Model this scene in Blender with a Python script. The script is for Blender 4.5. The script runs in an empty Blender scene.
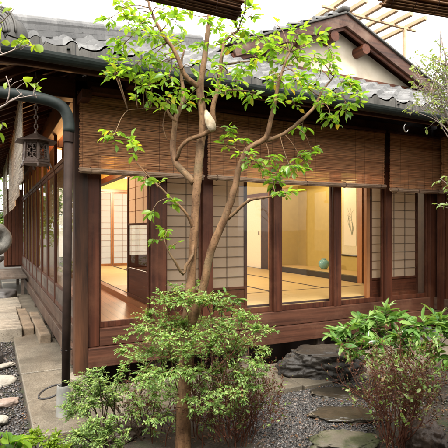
import bpy, math, random
import numpy as np
from mathutils import Vector, noise as mnoise

random.seed(11)
rng = np.random.default_rng(11)
scene = bpy.context.scene
C = scene.collection
R = math.radians

# ------------------------------------------------------------------ camera
F = 464.0 / 448.0                      # focal length in picture widths
YAW = R(63.3)
FWD = np.array([math.cos(YAW), math.sin(YAW), 0.0])
RGT = np.array([math.sin(YAW), -math.cos(YAW), 0.0])
EYE = np.array([0.0, 0.0, 1.5])
cam_data = bpy.data.cameras.new('camera')
cam = bpy.data.objects.new('camera', cam_data)
C.objects.link(cam)
cam.location = EYE
cam.rotation_euler = (R(90), 0, YAW - R(90))
cam_data.sensor_width = 36
cam_data.lens = 36 * F
cam_data.shift_y = 5.0 / 448.0
cam_data.clip_start = 0.05
cam_data.clip_end = 2000
scene.camera = cam


def P(u, v, d):
    """point in the place seen at (u, v) of the 448 px photo at depth d metres"""
    return EYE + d * FWD + (u - 224) / 464.0 * d * RGT + np.array([0, 0, (229 - v) / 464.0 * d])


def G(u, v, z=0.0):
    """point on the level z seen at (u, v)"""
    return P(u, v, (1.5 - z) * 464.0 / (v - 229))


# ------------------------------------------------------------------ materials
class NT:
    def __init__(self, name):
        self.m = bpy.data.materials.new(name)
        self.m.use_nodes = True
        self.t = self.m.node_tree
        self.t.nodes.clear()
        self.out = self.n('ShaderNodeOutputMaterial')

    def n(self, kind, **kw):
        nd = self.t.nodes.new(kind)
        for k, v in kw.items():
            if k in nd.inputs:
                nd.inputs[k].default_value = v
            else:
                setattr(nd, k, v)
        return nd

    def l(self, a, b):
        self.t.links.new(a, b)

    def noise(self, vec, scale, detail=5, rough=0.6):
        nd = self.n('ShaderNodeTexNoise')
        nd.inputs['Scale'].default_value = scale
        nd.inputs['Detail'].default_value = detail
        nd.inputs['Roughness'].default_value = rough
        if vec is not None:
            self.l(vec, nd.inputs['Vector'])
        return nd.outputs['Fac']

    def coord(self, scale=(1, 1, 1), space='Object'):
        tc = self.n('ShaderNodeTexCoord')
        mp = self.n('ShaderNodeMapping')
        mp.inputs['Scale'].default_value = scale
        self.l(tc.outputs[space], mp.inputs['Vector'])
        return mp.outputs['Vector']

    def ramp(self, fac, stops):
        r = self.n('ShaderNodeValToRGB')
        e = r.color_ramp.elements
        while len(e) < len(stops):
            e.new(0.5)
        for el, (p, c) in zip(e, stops):
            el.position = p
            el.color = (*c, 1)
        self.l(fac, r.inputs['Fac'])
        return r.outputs['Color']

    def mix(self, fac, a, b, blend='MIX'):
        m = self.n('ShaderNodeMix', data_type='RGBA', blend_type=blend)
        for sock, v in ((0, fac), (6, a), (7, b)):
            if hasattr(v, 'node'):
                self.l(v, m.inputs[sock])
            elif sock == 0:
                m.inputs[0].default_value = v
            else:
                m.inputs[sock].default_value = (*v, 1)
        return m.outputs[2]

    def math(self, op, a, b=None, c=None):
        m = self.n('ShaderNodeMath', operation=op)
        for i, v in enumerate((a, b, c)):
            if v is None:
                continue
            if hasattr(v, 'node'):
                self.l(v, m.inputs[i])
            else:
                m.inputs[i].default_value = v
        return m.outputs[0]

    def bump(self, h, strength=0.3, dist=0.01):
        b = self.n('ShaderNodeBump')
        b.inputs['Strength'].default_value = strength
        b.inputs['Distance'].default_value = dist
        self.l(h, b.inputs['Height'])
        return b.outputs['Normal']

    def bsdf(self, color, rough=0.6, normal=None, **kw):
        p = self.n('ShaderNodeBsdfPrincipled')
        if hasattr(color, 'node'):
            self.l(color, p.inputs['Base Color'])
        else:
            p.inputs['Base Color'].default_value = (*color, 1)
        if hasattr(rough, 'node'):
            self.l(rough, p.inputs['Roughness'])
        else:
            p.inputs['Roughness'].default_value = rough
        if normal is not None:
            self.l(normal, p.inputs['Normal'])
        for k, v in kw.items():
            p.inputs[k].default_value = v
        return p.outputs[0]

    def done(self, sh):
        self.l(sh, self.out.inputs['Surface'])
        return self.m


def wood(name, dark, light, axis='Z', rough=0.5, weather=None, fine=38.0):
    t = NT(name)
    sc = {'X': (1.2, fine, fine), 'Y': (fine, 1.2, fine), 'Z': (fine, fine, 1.2)}[axis]
    v = t.coord(sc)
    g = t.noise(v, 1.0, 7, 0.65)
    sc2 = tuple(s * 0.22 for s in sc)
    g2 = t.noise(t.coord(sc2), 1.0, 3, 0.5)
    f = t.math('ADD', t.math('MULTIPLY', g, 0.6), t.math('MULTIPLY', g2, 0.4))
    col = t.ramp(f, [(0.38, dark), (0.62, light)])
    lo = t.noise(t.coord((0.8, 0.8, 0.8)), 1.6, 4, 0.6)
    col = t.mix(t.ramp(lo, [(0.35, (0, 0, 0)), (0.7, (0.6, 0.6, 0.6))]), col, tuple((a + b) * 0.28 for a, b in zip(dark, light)))
    if weather:
        w = t.noise(t.coord((1, 1, 1)), 2.3, 6, 0.7)
        w = t.ramp(w, [(0.46, (0, 0, 0)), (0.72, (0.8, 0.8, 0.8))])
        col = t.mix(w, col, weather)
    r = t.math('ADD', t.math('MULTIPLY', g, 0.3), rough - 0.15)
    return t.done(t.bsdf(col, r, t.bump(f, 0.5, 0.005), **{'Specular IOR Level': 0.3}))


M = {}
for ax in 'XYZ':
    M['wood' + ax] = wood('dark_wood_' + ax, (0.023, 0.0062, 0.0028), (0.104, 0.030, 0.0125), ax, 0.58, (0.115, 0.044, 0.021))
    M['red' + ax] = wood('red_wood_' + ax, (0.042, 0.012, 0.0055), (0.13, 0.042, 0.018), ax, 0.5)
    M['grey' + ax] = wood('weathered_wood_' + ax, (0.055, 0.036, 0.026), (0.16, 0.115, 0.085), ax, 0.7, (0.20, 0.165, 0.13))
    M['honey' + ax] = wood('honey_wood_' + ax, (0.26, 0.10, 0.035), (0.44, 0.20, 0.08), ax, 0.35)
M['post'] = wood('corner_post_wood', (0.006, 0.0027, 0.0016), (0.105, 0.041, 0.017), 'Z', 0.62, None, 15)
M['beamX'] = wood('sill_wood', (0.032, 0.0108, 0.0055), (0.122, 0.047, 0.0245), 'X', 0.62, (0.145, 0.072, 0.043))
M['beamY'] = wood('sill_wood_side', (0.036, 0.018, 0.011), (0.125, 0.068, 0.042), 'Y', 0.6, (0.17, 0.118, 0.08))
M['pale_wood'] = wood('pale_wood', (0.50, 0.33, 0.19), (0.68, 0.50, 0.33), 'Y', 0.7)
M['barge'] = wood('barge_wood', (0.030, 0.013, 0.009), (0.12, 0.055, 0.035), 'X', 0.5, (0.20, 0.14, 0.10))


def board_floor():
    t = NT('engawa_boards')
    g = t.noise(t.coord((40, 1.2, 40)), 1.0, 7, 0.6)
    tc = t.n('ShaderNodeTexCoord')
    sx = t.n('ShaderNodeSeparateXYZ')
    t.l(tc.outputs['Object'], sx.inputs[0])
    k = t.math('MULTIPLY', sx.outputs['X'], 9.5)
    wn = t.n('ShaderNodeTexWhiteNoise', noise_dimensions='1D')
    t.l(t.math('FLOOR', k), wn.inputs['W'])
    fr = t.math('FRACT', k)
    gap = t.math('LESS_THAN', fr, 0.05)
    col = t.ramp(g, [(0.3, (0.30, 0.115, 0.04)), (0.7, (0.46, 0.20, 0.08))])
    col = t.mix(t.math('MULTIPLY', wn.outputs['Value'], 0.35), col, (0.24, 0.085, 0.03))
    col = t.mix(gap, col, (0.05, 0.02, 0.01))
    return t.done(t.bsdf(col, 0.28, t.bump(t.math('SUBTRACT', 1.0, gap), 0.4, 0.004)))


M['boards'] = board_floor()


def tatami():
    t = NT('tatami_mat')
    v = t.coord((1, 1, 1))
    w = t.n('ShaderNodeTexWave', wave_type='BANDS', bands_direction='X')
    w.inputs['Scale'].default_value = 60
    w.inputs['Distortion'].default_value = 0.6
    t.l(v, w.inputs['Vector'])
    g = t.noise(t.coord((3, 90, 3)), 1.0, 4)
    g2 = t.noise(v, 1.7, 3)
    col = t.ramp(g, [(0.3, (0.46, 0.33, 0.13)), (0.7, (0.62, 0.47, 0.22))])
    col = t.mix(t.math('MULTIPLY', g2, 0.5), col, (0.50, 0.36, 0.15))
    return t.done(t.bsdf(col, 0.5, t.bump(w.outputs['Fac'], 0.2, 0.002)))


M['tatami'] = tatami()


def simple(name, c1, c2, scale, rough=0.7, bump=0.2, dist=0.004, metal=0.0, detail=6, **kw):
    t = NT(name)
    g = t.noise(t.coord(), scale, detail, 0.6)
    col = t.ramp(g, [(0.3, c1), (0.7, c2)])
    return t.done(t.bsdf(col, rough, t.bump(g, bump, dist), Metallic=metal, **kw))


M['gold_wall'] = simple('ochre_earth_wall', (0.41, 0.315, 0.095), (0.45, 0.345, 0.108), 9, 0.85, 0.2, 0.003)
M['plaster'] = simple('cream_plaster', (0.50, 0.43, 0.32), (0.60, 0.53, 0.42), 6, 0.9, 0.2, 0.003)
M['fusuma'] = simple('fusuma_paper', (0.76, 0.70, 0.56), (0.82, 0.76, 0.62), 30, 0.8, 0.1, 0.002)
M['black_lacquer'] = simple('black_lacquer', (0.012, 0.010, 0.009), (0.022, 0.018, 0.015), 5, 0.3, 0.0)
M['cloth_edge'] = simple('tatami_border', (0.035, 0.022, 0.018), (0.06, 0.035, 0.03), 40, 0.8)
M['patina'] = simple('dark_green_copper', (0.006, 0.009, 0.008), (0.018, 0.025, 0.022), 14, 0.6, 0.3, 0.004, **{'Specular IOR Level': 0.3})
M['pipe_brown'] = simple('brown_downpipe_paint', (0.013, 0.007, 0.005), (0.034, 0.020, 0.0145), 9, 0.75, 0.3, 0.003, **{'Specular IOR Level': 0.2})
M['iron'] = simple('bronze_iron', (0.055, 0.035, 0.026), (0.13, 0.085, 0.062), 35, 0.5, 0.5, 0.004, 0.35)
M['steel_hook'] = simple('steel', (0.35, 0.33, 0.3), (0.5, 0.48, 0.45), 30, 0.35, 0.1, 0.002, 0.9)
M['celadon'] = simple('celadon_glaze', (0.10, 0.30, 0.32), (0.25, 0.48, 0.50), 16, 0.25, 0.1, 0.002)
M['grey_cyl'] = simple('grey_cement_pipe', (0.15, 0.15, 0.135), (0.29, 0.28, 0.25), 7, 0.75, 0.3, 0.004)
M['dark_wall'] = simple('dark_brown_board', (0.030, 0.014, 0.010), (0.055, 0.026, 0.018), 12, 0.6)  # even dark brown board; also colours the shade sheets under the floor
M['wire'] = simple('black_cable', (0.015, 0.013, 0.012), (0.03, 0.026, 0.024), 30, 0.5)


def tile_mat(name, a, b, rough):
    t = NT(name)
    v = t.coord()
    g = t.noise(v, 3.2, 7, 0.65)
    g2 = t.noise(v, 38, 4, 0.6)
    col = t.ramp(g, [(0.3, a), (0.7, b)])
    col = t.mix(t.ramp(g2, [(0.55, (0, 0, 0)), (0.75, (1, 1, 1))]), col, tuple(x * 0.55 for x in a))
    tc = t.n('ShaderNodeTexCoord')
    sx = t.n('ShaderNodeSeparateXYZ')
    t.l(tc.outputs['Object'], sx.inputs[0])
    cb = t.n('ShaderNodeCombineXYZ')
    t.l(t.math('FLOOR', t.math('MULTIPLY', t.math('ADD', sx.outputs['X'], 3.3), 1 / 0.27)), cb.inputs[0])
    t.l(t.math('FLOOR', t.math('MULTIPLY', t.math('ADD', sx.outputs['Y'], 4.64), 1 / 0.235)), cb.inputs[1])
    wn = t.n('ShaderNodeTexWhiteNoise', noise_dimensions='2D')
    t.l(cb.outputs[0], wn.inputs['Vector'])
    col = t.mix(t.math('MULTIPLY', wn.outputs['Value'], 0.6), col, tuple(x * 0.6 for x in a))
    return t.done(t.bsdf(col, rough, t.bump(g2, 0.3, 0.006)))


M['tile'] = tile_mat('grey_roof_tile', (0.105, 0.104, 0.102), (0.26, 0.256, 0.248), 0.58)
M['tile_dark'] = tile_mat('dark_roof_tile', (0.055, 0.052, 0.046), (0.15, 0.14, 0.122), 0.65)
M['tile_glare'] = tile_mat('glare_roof_tile', (0.60, 0.60, 0.59), (0.76, 0.76, 0.75), 0.5)  # washed-out glare on the far roof, put into the tile colour


def eave_edge():
    t = NT('stained_eave_tile')
    v = t.coord()
    g = t.noise(v, 4, 7, 0.7)
    col = t.ramp(g, [(0.3, (0.040, 0.037, 0.032)), (0.7, (0.13, 0.122, 0.106))])
    st = t.noise(t.coord((14, 14, 2.0)), 1.0, 6, 0.7)
    col = t.mix(t.ramp(st, [(0.40, (0, 0, 0)), (0.66, (0.85, 0.85, 0.85))]), col, (0.028, 0.025, 0.02))
    tc = t.n('ShaderNodeTexCoord')
    sx = t.n('ShaderNodeSeparateXYZ')
    t.l(tc.outputs['Object'], sx.inputs[0])
    fr = t.math('FRACT', t.math('MULTIPLY', sx.outputs['X'], 1 / 0.27))
    col = t.mix(t.math('LESS_THAN', fr, 0.035), col, (0.012, 0.011, 0.01))
    return t.done(t.bsdf(col, 0.7, t.bump(g, 0.4, 0.006)))


M['eave_edge'] = eave_edge()


def paper(name, c, trans=0.5):
    t = NT(name)
    g = t.noise(t.coord((14, 14, 40)), 1.0, 5)
    col = t.mix(t.math('MULTIPLY', g, 0.35), c, tuple(x * 0.82 for x in c))
    d = t.n('ShaderNodeBsdfDiffuse')
    tr = t.n('ShaderNodeBsdfTranslucent')
    t.l(col, d.inputs['Color'])
    t.l(col, tr.inputs['Color'])
    mx = t.n('ShaderNodeMixShader')
    mx.inputs[0].default_value = trans
    t.l(d.outputs[0], mx.inputs[1])
    t.l(tr.outputs[0], mx.inputs[2])
    return t.done(mx.outputs[0])


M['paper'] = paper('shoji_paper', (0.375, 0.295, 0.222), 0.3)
M['paper_thin'] = paper('garden_shoji_paper', (0.92, 0.90, 0.84), 0.72)
M['paper_pink'] = paper('tinted_shoji_paper', (0.86, 0.66, 0.52), 0.6)
M['scroll_paper'] = paper('scroll_paper', (0.74, 0.70, 0.56), 0.05)


def glass():
    t = NT('window_glass')
    geo = t.n('ShaderNodeNewGeometry')
    ior = t.n('ShaderNodeMapRange')
    ior.inputs['To Min'].default_value = 1.5
    ior.inputs['To Max'].default_value = 1 / 1.5
    t.l(geo.outputs['Backfacing'], ior.inputs['Value'])
    fr = t.n('ShaderNodeFresnel')
    t.l(ior.outputs[0], fr.inputs['IOR'])
    tr = t.n('ShaderNodeBsdfTransparent')
    tr.inputs['Color'].default_value = (0.965, 0.965, 0.955, 1)
    gl = t.n('ShaderNodeBsdfGlossy')
    gl.inputs['Roughness'].default_value = 0.0
    wob = t.noise(t.coord(), 1.6, 2)
    t.l(t.bump(wob, 0.06, 0.02), gl.inputs['Normal'])
    mx = t.n('ShaderNodeMixShader')
    t.l(fr.outputs[0], mx.inputs[0])
    t.l(tr.outputs[0], mx.inputs[1])
    t.l(gl.outputs[0], mx.inputs[2])
    return t.done(mx.outputs[0])


M['glass'] = glass()


def reed(name, dark, light, axis):
    t = NT(name)
    tc = t.n('ShaderNodeTexCoord')
    sx = t.n('ShaderNodeSeparateXYZ')
    t.l(tc.outputs['Object'], sx.inputs[0])
    wn = t.n('ShaderNodeTexWhiteNoise', noise_dimensions='1D')
    t.l(t.math('FLOOR', t.math('MULTIPLY', sx.outputs['Z'], 140.0)), wn.inputs['W'])
    sc = (1.5, 60, 60) if axis == 'X' else (60, 1.5, 60)
    g = t.noise(t.coord(sc), 1.0, 4)
    big = t.noise(t.coord((1.0, 1.0, 2.5)), 2.2, 4)
    f = t.math('ADD', t.math('MULTIPLY', wn.outputs['Value'], 0.42), t.math('ADD', t.math('MULTIPLY', g, 0.38), t.math('MULTIPLY', big, 0.3)))
    col = t.ramp(f, [(0.3, dark), (0.8, light)])
    b = t.bsdf(col, 0.55)
    tr = t.n('ShaderNodeBsdfTranslucent')
    t.l(col, tr.inputs['Color'])
    mx = t.n('ShaderNodeMixShader')
    mx.inputs[0].default_value = 0.42
    t.l(b, mx.inputs[1])
    t.l(tr.outputs[0], mx.inputs[2])
    return t.done(mx.outputs[0])


M['reedX'] = reed('bamboo_reed', (0.46, 0.20, 0.085), (0.97, 0.58, 0.30), 'X')
M['reedY'] = reed('bamboo_reed_side', (0.42, 0.19, 0.08), (0.92, 0.54, 0.28), 'Y')
M['reed_rollX'] = reed('bamboo_roll', (0.42, 0.27, 0.17), (0.80, 0.60, 0.42), 'X')
M['reed_pale'] = reed('weathered_reed', (0.60, 0.52, 0.42), (0.88, 0.80, 0.68), 'Y')
M['reed_dark'] = reed('smoked_reed', (0.16, 0.075, 0.032), (0.46, 0.25, 0.115), 'X')
M['cord'] = simple('dark_cord', (0.05, 0.022, 0.014), (0.09, 0.04, 0.025), 40, 0.8)


def leaf(name, cols, rough=0.35, trans=0.45, spec=0.5):
    t = NT(name)
    at = t.n('ShaderNodeAttribute', attribute_name='tint')
    col = t.ramp(at.outputs['Fac'], cols)
    b = t.bsdf(col, rough)
    tr = t.n('ShaderNodeBsdfTranslucent')
    t.l(t.mix(1.0, col, (1.6, 1.5, 0.7), 'MULTIPLY'), tr.inputs['Color'])
    mx = t.n('ShaderNodeMixShader')
    mx.inputs[0].default_value = trans
    t.l(b, mx.inputs[1])
    t.l(tr.outputs[0], mx.inputs[2])
    return t.done(mx.outputs[0])


M['leaf_tree'] = leaf('young_tree_leaf', [(0.0, (0.09, 0.20, 0.026)), (0.45, (0.17, 0.32, 0.036)), (0.96, (0.29, 0.42, 0.05)), (1.0, (0.42, 0.31, 0.04))], 0.32, 0.56)
M['leaf_lime'] = leaf('lime_leaf', [(0.0, (0.14, 0.24, 0.025)), (1.0, (0.28, 0.38, 0.035))], 0.35, 0.5)
M['leaf_small'] = leaf('small_shrub_leaf', [(0.0, (0.10, 0.20, 0.04)), (0.5, (0.21, 0.34, 0.08)), (0.94, (0.37, 0.49, 0.17)), (1.0, (0.25, 0.14, 0.05))], 0.45, 0.35)
M['leaf_azalea'] = leaf('azalea_leaf', [(0.0, (0.10, 0.19, 0.045)), (0.6, (0.21, 0.32, 0.085)), (1.0, (0.36, 0.45, 0.13))], 0.5, 0.3)
M['leaf_glossy'] = leaf('glossy_evergreen_leaf', [(0.0, (0.055, 0.14, 0.03)), (0.5, (0.13, 0.26, 0.055)), (1.0, (0.27, 0.40, 0.11))], 0.28, 0.35)
M['leaf_pale'] = leaf('pale_leaf', [(0.0, (0.15, 0.22, 0.07)), (1.0, (0.33, 0.40, 0.13))], 0.5, 0.4)
M['leaf_bg'] = leaf('garden_leaf', [(0.0, (0.05, 0.11, 0.025)), (0.6, (0.11, 0.20, 0.035)), (1.0, (0.22, 0.31, 0.05))], 0.4, 0.4)
M['leaf_bronze'] = leaf('bronze_shrub_leaf', [(0.0, (0.07, 0.022, 0.012)), (0.6, (0.15, 0.055, 0.03)), (0.8, (0.12, 0.11, 0.04)), (1.0, (0.16, 0.24, 0.06))], 0.5, 0.25)
M['leaf_dead'] = leaf('fallen_leaf', [(0.0, (0.06, 0.03, 0.015)), (1.0, (0.22, 0.11, 0.05))], 0.7, 0.1)


def bark(name, a, b, c, scale=14, bump=0.5):
    t = NT(name)
    v = t.coord((1, 1, 0.35))
    g = t.noise(v, scale, 7, 0.65)
    g2 = t.noise(t.coord(), 4.5, 4)
    col = t.ramp(g, [(0.32, a), (0.68, b)])
    col = t.mix(t.ramp(g2, [(0.5, (0, 0, 0)), (0.7, (1, 1, 1))]), col, c)
    sp = t.noise(t.coord((1, 1, 2.2)), 55, 3, 0.6)
    col = t.mix(t.ramp(sp, [(0.56, (0, 0, 0)), (0.68, (0.7, 0.7, 0.7))]), col, tuple(x * 0.5 for x in a))
    return t.done(t.bsdf(col, 0.68, t.bump(t.math('ADD', g, t.math('MULTIPLY', sp, 0.12)), bump, 0.012), **{'Specular IOR Level': 0.3}))


M['bark'] = bark('smooth_tan_bark', (0.075, 0.034, 0.015), (0.275, 0.155, 0.075), (0.155, 0.108, 0.055), 18, 0.9)
M['bark_pale'] = bark('pale_twig_bark', (0.16, 0.12, 0.10), (0.36, 0.29, 0.25), (0.28, 0.24, 0.2))
M['bark_red'] = bark('red_brown_twig', (0.055, 0.018, 0.010), (0.165, 0.058, 0.030), (0.10, 0.04, 0.022), 22)
M['bark_dark'] = bark('dark_stem', (0.03, 0.018, 0.011), (0.085, 0.05, 0.03), (0.05, 0.035, 0.02))
M['cut_wood'] = simple('cut_branch_stub', (0.30, 0.22, 0.13), (0.56, 0.46, 0.33), 26, 0.85, 0.8, 0.01)


def stone(name, a, b, spots, rough, moss=None, scale=5, bump=0.6):
    t = NT(name)
    v = t.coord()
    g = t.noise(v, scale, 8, 0.7)
    g2 = t.noise(v, scale * 14, 3, 0.6)
    col = t.ramp(g, [(0.3, a), (0.7, b)])
    col = t.mix(t.ramp(g2, [(0.56, (0, 0, 0)), (0.7, (1, 1, 1))]), col, spots)
    if moss:
        mn = t.noise(v, 4.0, 6, 0.7)
        col = t.mix(t.ramp(mn, [(0.44, (0, 0, 0)), (0.58, (1, 1, 1))]), col, moss)
    st = t.noise(t.coord((1, 1, 1)), 2.6, 7, 0.75)
    col = t.mix(t.ramp(st, [(0.48, (0, 0, 0)), (0.66, (0.75, 0.75, 0.75))]), col, tuple(x * 0.45 for x in a))
    h = t.math('ADD', g, t.math('MULTIPLY', g2, 0.25))
    return t.done(t.bsdf(col, rough, t.bump(h, bump, 0.02)))


M['rock_wet'] = stone('dark_wet_rock', (0.014, 0.0118, 0.0095), (0.052, 0.0425, 0.033), (0.036, 0.030, 0.024), 0.5, None, 5, 0.9)
M['rock_step'] = stone('wet_stepping_stone', (0.030, 0.025, 0.018), (0.085, 0.068, 0.048), (0.055, 0.045, 0.032), 0.25, None, 4, 0.4)
M['rock_moss'] = stone('mossy_stone', (0.10, 0.085, 0.06), (0.27, 0.235, 0.18), (0.13, 0.11, 0.08), 0.6, (0.055, 0.07, 0.022), 4)
M['rock_brown'] = stone('brown_rock', (0.045, 0.030, 0.022), (0.115, 0.078, 0.055), (0.06, 0.045, 0.035), 0.45, None, 6)
M['rock_pale'] = stone('pale_flat_stone', (0.28, 0.25, 0.20), (0.46, 0.42, 0.35), (0.22, 0.19, 0.15), 0.6, None, 7, 0.4)
M['rock_red'] = stone('reddish_stone', (0.22, 0.15, 0.115), (0.38, 0.30, 0.245), (0.17, 0.115, 0.09), 0.5, None, 7, 0.4)
M['granite'] = stone('weathered_granite', (0.17, 0.14, 0.10), (0.36, 0.31, 0.24), (0.07, 0.055, 0.04), 0.75, None, 6, 0.5)
M['granite_dark'] = stone('dark_granite', (0.05, 0.045, 0.042), (0.12, 0.105, 0.095), (0.03, 0.03, 0.03), 0.6, None, 6, 0.5)
M['sandstone'] = stone('tan_kerb_stone', (0.15, 0.11, 0.07), (0.30, 0.225, 0.15), (0.09, 0.065, 0.045), 0.75, None, 6, 0.4)
M['lichen_stone'] = stone('lichen_grey_stone', (0.13, 0.125, 0.11), (0.33, 0.31, 0.27), (0.42, 0.41, 0.36), 0.8, None, 9, 0.8)


def concrete():
    t = NT('washed_concrete')
    v = t.coord()
    g = t.noise(v, 2.2, 7, 0.65)
    vo = t.n('ShaderNodeTexVoronoi')
    vo.inputs['Scale'].default_value = 120
    t.l(v, vo.inputs['Vector'])
    col = t.ramp(g, [(0.3, (0.15, 0.125, 0.088)), (0.7, (0.29, 0.248, 0.185))])
    sp = t.n('ShaderNodeSeparateColor')
    t.l(vo.outputs['Color'], sp.inputs[0])
    col = t.mix(t.math('MULTIPLY', sp.outputs[0], 0.7), col, (0.085, 0.068, 0.05))
    st = t.noise(v, 1.5, 8, 0.75)
    col = t.mix(t.ramp(st, [(0.45, (0, 0, 0)), (0.68, (0.75, 0.75, 0.75))]), col, (0.075, 0.062, 0.044))
    s2 = t.noise(v, 7, 6, 0.75)
    col = t.mix(t.ramp(s2, [(0.55, (0, 0, 0)), (0.72, (0.5, 0.5, 0.5))]), col, (0.10, 0.09, 0.06))
    rr = t.math('ADD', t.math('MULTIPLY', g, 0.5), 0.25)
    return t.done(t.bsdf(col, rr, t.bump(vo.outputs['Distance'], 0.35, 0.004)))


M['concrete'] = concrete()


def soil():
    t = NT('damp_garden_soil')
    v = t.coord()
    g = t.noise(v, 3, 9, 0.7)
    g2 = t.noise(v, 60, 5, 0.7)
    col = t.ramp(g2, [(0.35, (0.022, 0.016, 0.012)), (0.68, (0.085, 0.064, 0.048))])
    col = t.mix(t.ramp(g, [(0.50, (0, 0, 0)), (0.66, (1, 1, 1))]), col, (0.035, 0.045, 0.016))
    return t.done(t.bsdf(col, 0.6, t.bump(g2, 0.8, 0.02)))


M['soil'] = soil()


def pebble():
    t = NT('dark_pebble')
    at = t.n('ShaderNodeAttribute', attribute_name='tint')
    col = t.ramp(at.outputs['Fac'], [(0.0, (0.022, 0.021, 0.022)), (0.55, (0.06, 0.056, 0.054)), (0.85, (0.11, 0.10, 0.093)), (0.96, (0.15, 0.105, 0.085)), (1.0, (0.26, 0.245, 0.225))])
    return t.done(t.bsdf(col, 0.35))


M['pebble'] = pebble()


def emit(name, c, s):
    t = NT(name)
    e = t.n('ShaderNodeEmission')
    e.inputs['Color'].default_value = (*c, 1)
    e.inputs['Strength'].default_value = s
    return t.done(e.outputs[0])


M['lamp_paper'] = emit('lit_lamp_paper', (1.0, 0.50, 0.16), 5.0)
M['lamp_white'] = emit('lit_ceiling_lamp_paper', (1.0, 0.72, 0.40), 4.0)


# ------------------------------------------------------------------ mesh helpers
class MB:
    def __init__(self):
        self.v, self.f, self.t = [], [], []

    def add(self, vs, fs, tint=None):
        o = len(self.v)
        self.v.extend([tuple(map(float, p)) for p in vs])
        self.f.extend([tuple(i + o for i in f) for f in fs])
        return self

    def box(self, x0, x1, y0, y1, z0, z1):
        vs = [(x0, y0, z0), (x1, y0, z0), (x1, y1, z0), (x0, y1, z0), (x0, y0, z1), (x1, y0, z1), (x1, y1, z1), (x0, y1, z1)]
        return self.add(vs, [(0, 3, 2, 1), (4, 5, 6, 7), (0, 1, 5, 4), (1, 2, 6, 5), (2, 3, 7, 6), (3, 0, 4, 7)])

    def bar(self, a, b, w, h, up=(0, 0, 1)):
        """rectangular bar from a to b; w sideways, h along up"""
        a, b, up = Vector(a), Vector(b), Vector(up)
        d = (b - a).normalized()
        s = d.cross(up).normalized() * w / 2
        u = s.cross(d).normalized() * h / 2
        vs = [a - s - u, a + s - u, a + s + u, a - s + u, b - s - u, b + s - u, b + s + u, b - s + u]
        return self.add(vs, [(0, 1, 2, 3), (7, 6, 5, 4), (0, 4, 5, 1), (1, 5, 6, 2), (2, 6, 7, 3), (3, 7, 4, 0)])

    def tube(self, pts, rad, n=8, cap=True, wob=0.0):
        pts = [Vector(tuple(map(float, p))) for p in pts]
        if not hasattr(rad, '__len__'):
            rad = [rad] * len(pts)
        tang = []
        for i in range(len(pts)):
            a, b = pts[max(i - 1, 0)], pts[min(i + 1, len(pts) - 1)]
            tt = (b - a)
            tang.append(tt.normalized() if tt.length > 1e-9 else Vector((0, 0, 1)))
        ref = Vector((0, 0, 1)) if abs(tang[0].z) < 0.9 else Vector((1, 0, 0))
        s = tang[0].cross(ref).normalized()
        vs, fs = [], []
        for i, p in enumerate(pts):
            s = (s - tang[i] * s.dot(tang[i]))
            s = s.normalized() if s.length > 1e-6 else tang[i].orthogonal().normalized()
            q = tang[i].cross(s)
            for k in range(n):
                a = 2 * math.pi * k / n
                r = rad[i]
                if wob:
                    dirv = s * math.cos(a) + q * math.sin(a)
                    r *= 1 + wob * mnoise.noise((p + dirv * rad[i]) * 14)
                vs.append(p + (s * math.cos(a) + q * math.sin(a)) * r)
        for i in range(len(pts) - 1):
            for k in range(n):
                a, b = i * n + k, i * n + (k + 1) % n
                fs.append((a, b, b + n, a + n))
        if cap:
            fs.append(tuple(range(n - 1, -1, -1)))
            fs.append(tuple(range((len(pts) - 1) * n, len(pts) * n)))
        return self.add(vs, fs)

    def lathe(self, prof, n=20, at=(0, 0, 0)):
        vs, fs = [], []
        for r, z in prof:
            for k in range(n):
                a = 2 * math.pi * k / n
                vs.append((at[0] + r * math.cos(a), at[1] + r * math.sin(a), at[2] + z))
        for i in range(len(prof) - 1):
            for k in range(n):
                a, b = i * n + k, i * n + (k + 1) % n
                fs.append((a, b, b + n, a + n))
        fs.append(tuple(range(n - 1, -1, -1)))
        fs.append(tuple(range((len(prof) - 1) * n, len(prof) * n)))
        return self.add(vs, fs)

    def build(self, name, mat, parent=None, smooth=False, bevel=0.0, tint=None):
        off = Vector((0, 0, 0))
        if parent is not None:
            off = world_loc(parent)
        me = bpy.data.meshes.new(name)
        me.from_pydata([(x - off.x, y - off.y, z - off.z) for x, y, z in self.v], [], self.f)
        me.materials.append(M[mat] if isinstance(mat, str) else mat)
        if smooth:
            me.polygons.foreach_set('use_smooth', [True] * len(me.polygons))
        if tint is not None:
            at = me.attributes.new('tint', 'FLOAT', 'POINT')
            at.data.foreach_set('value', tint)
        me.update()
        o = bpy.data.objects.new(name, me)
        C.objects.link(o)
        if parent is not None:
            o.parent = parent
        if bevel:
            b = o.modifiers.new('bevel', 'BEVEL')
            b.width = bevel
            b.segments = 2
            b.limit_method = 'ANGLE'
            o.modifiers.new('wn', 'WEIGHTED_NORMAL')
            me.polygons.foreach_set('use_smooth', [True] * len(me.polygons))
        return o


def world_loc(o):
    p = Vector((0, 0, 0))
    while o is not None:
        p += o.location
        o = o.parent
    return p


def tag(o, label, cat, group=None, kind=None):
    if label:
        o['label'] = label
    if cat:
        o['category'] = cat
    if group:
        o['group'] = group
    if kind:
        o['kind'] = kind
    return o


def thing(name, loc, label, cat, group=None):
    o = bpy.data.objects.new(name, None)
    o.empty_display_size = 0.2
    o.location = tuple(map(float, loc))
    C.objects.link(o)
    return tag(o, label, cat, group)


def box(name, mat, parent, *a, bevel=0.004):
    return MB().box(*a).build(name, mat, parent, bevel=bevel)


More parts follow.
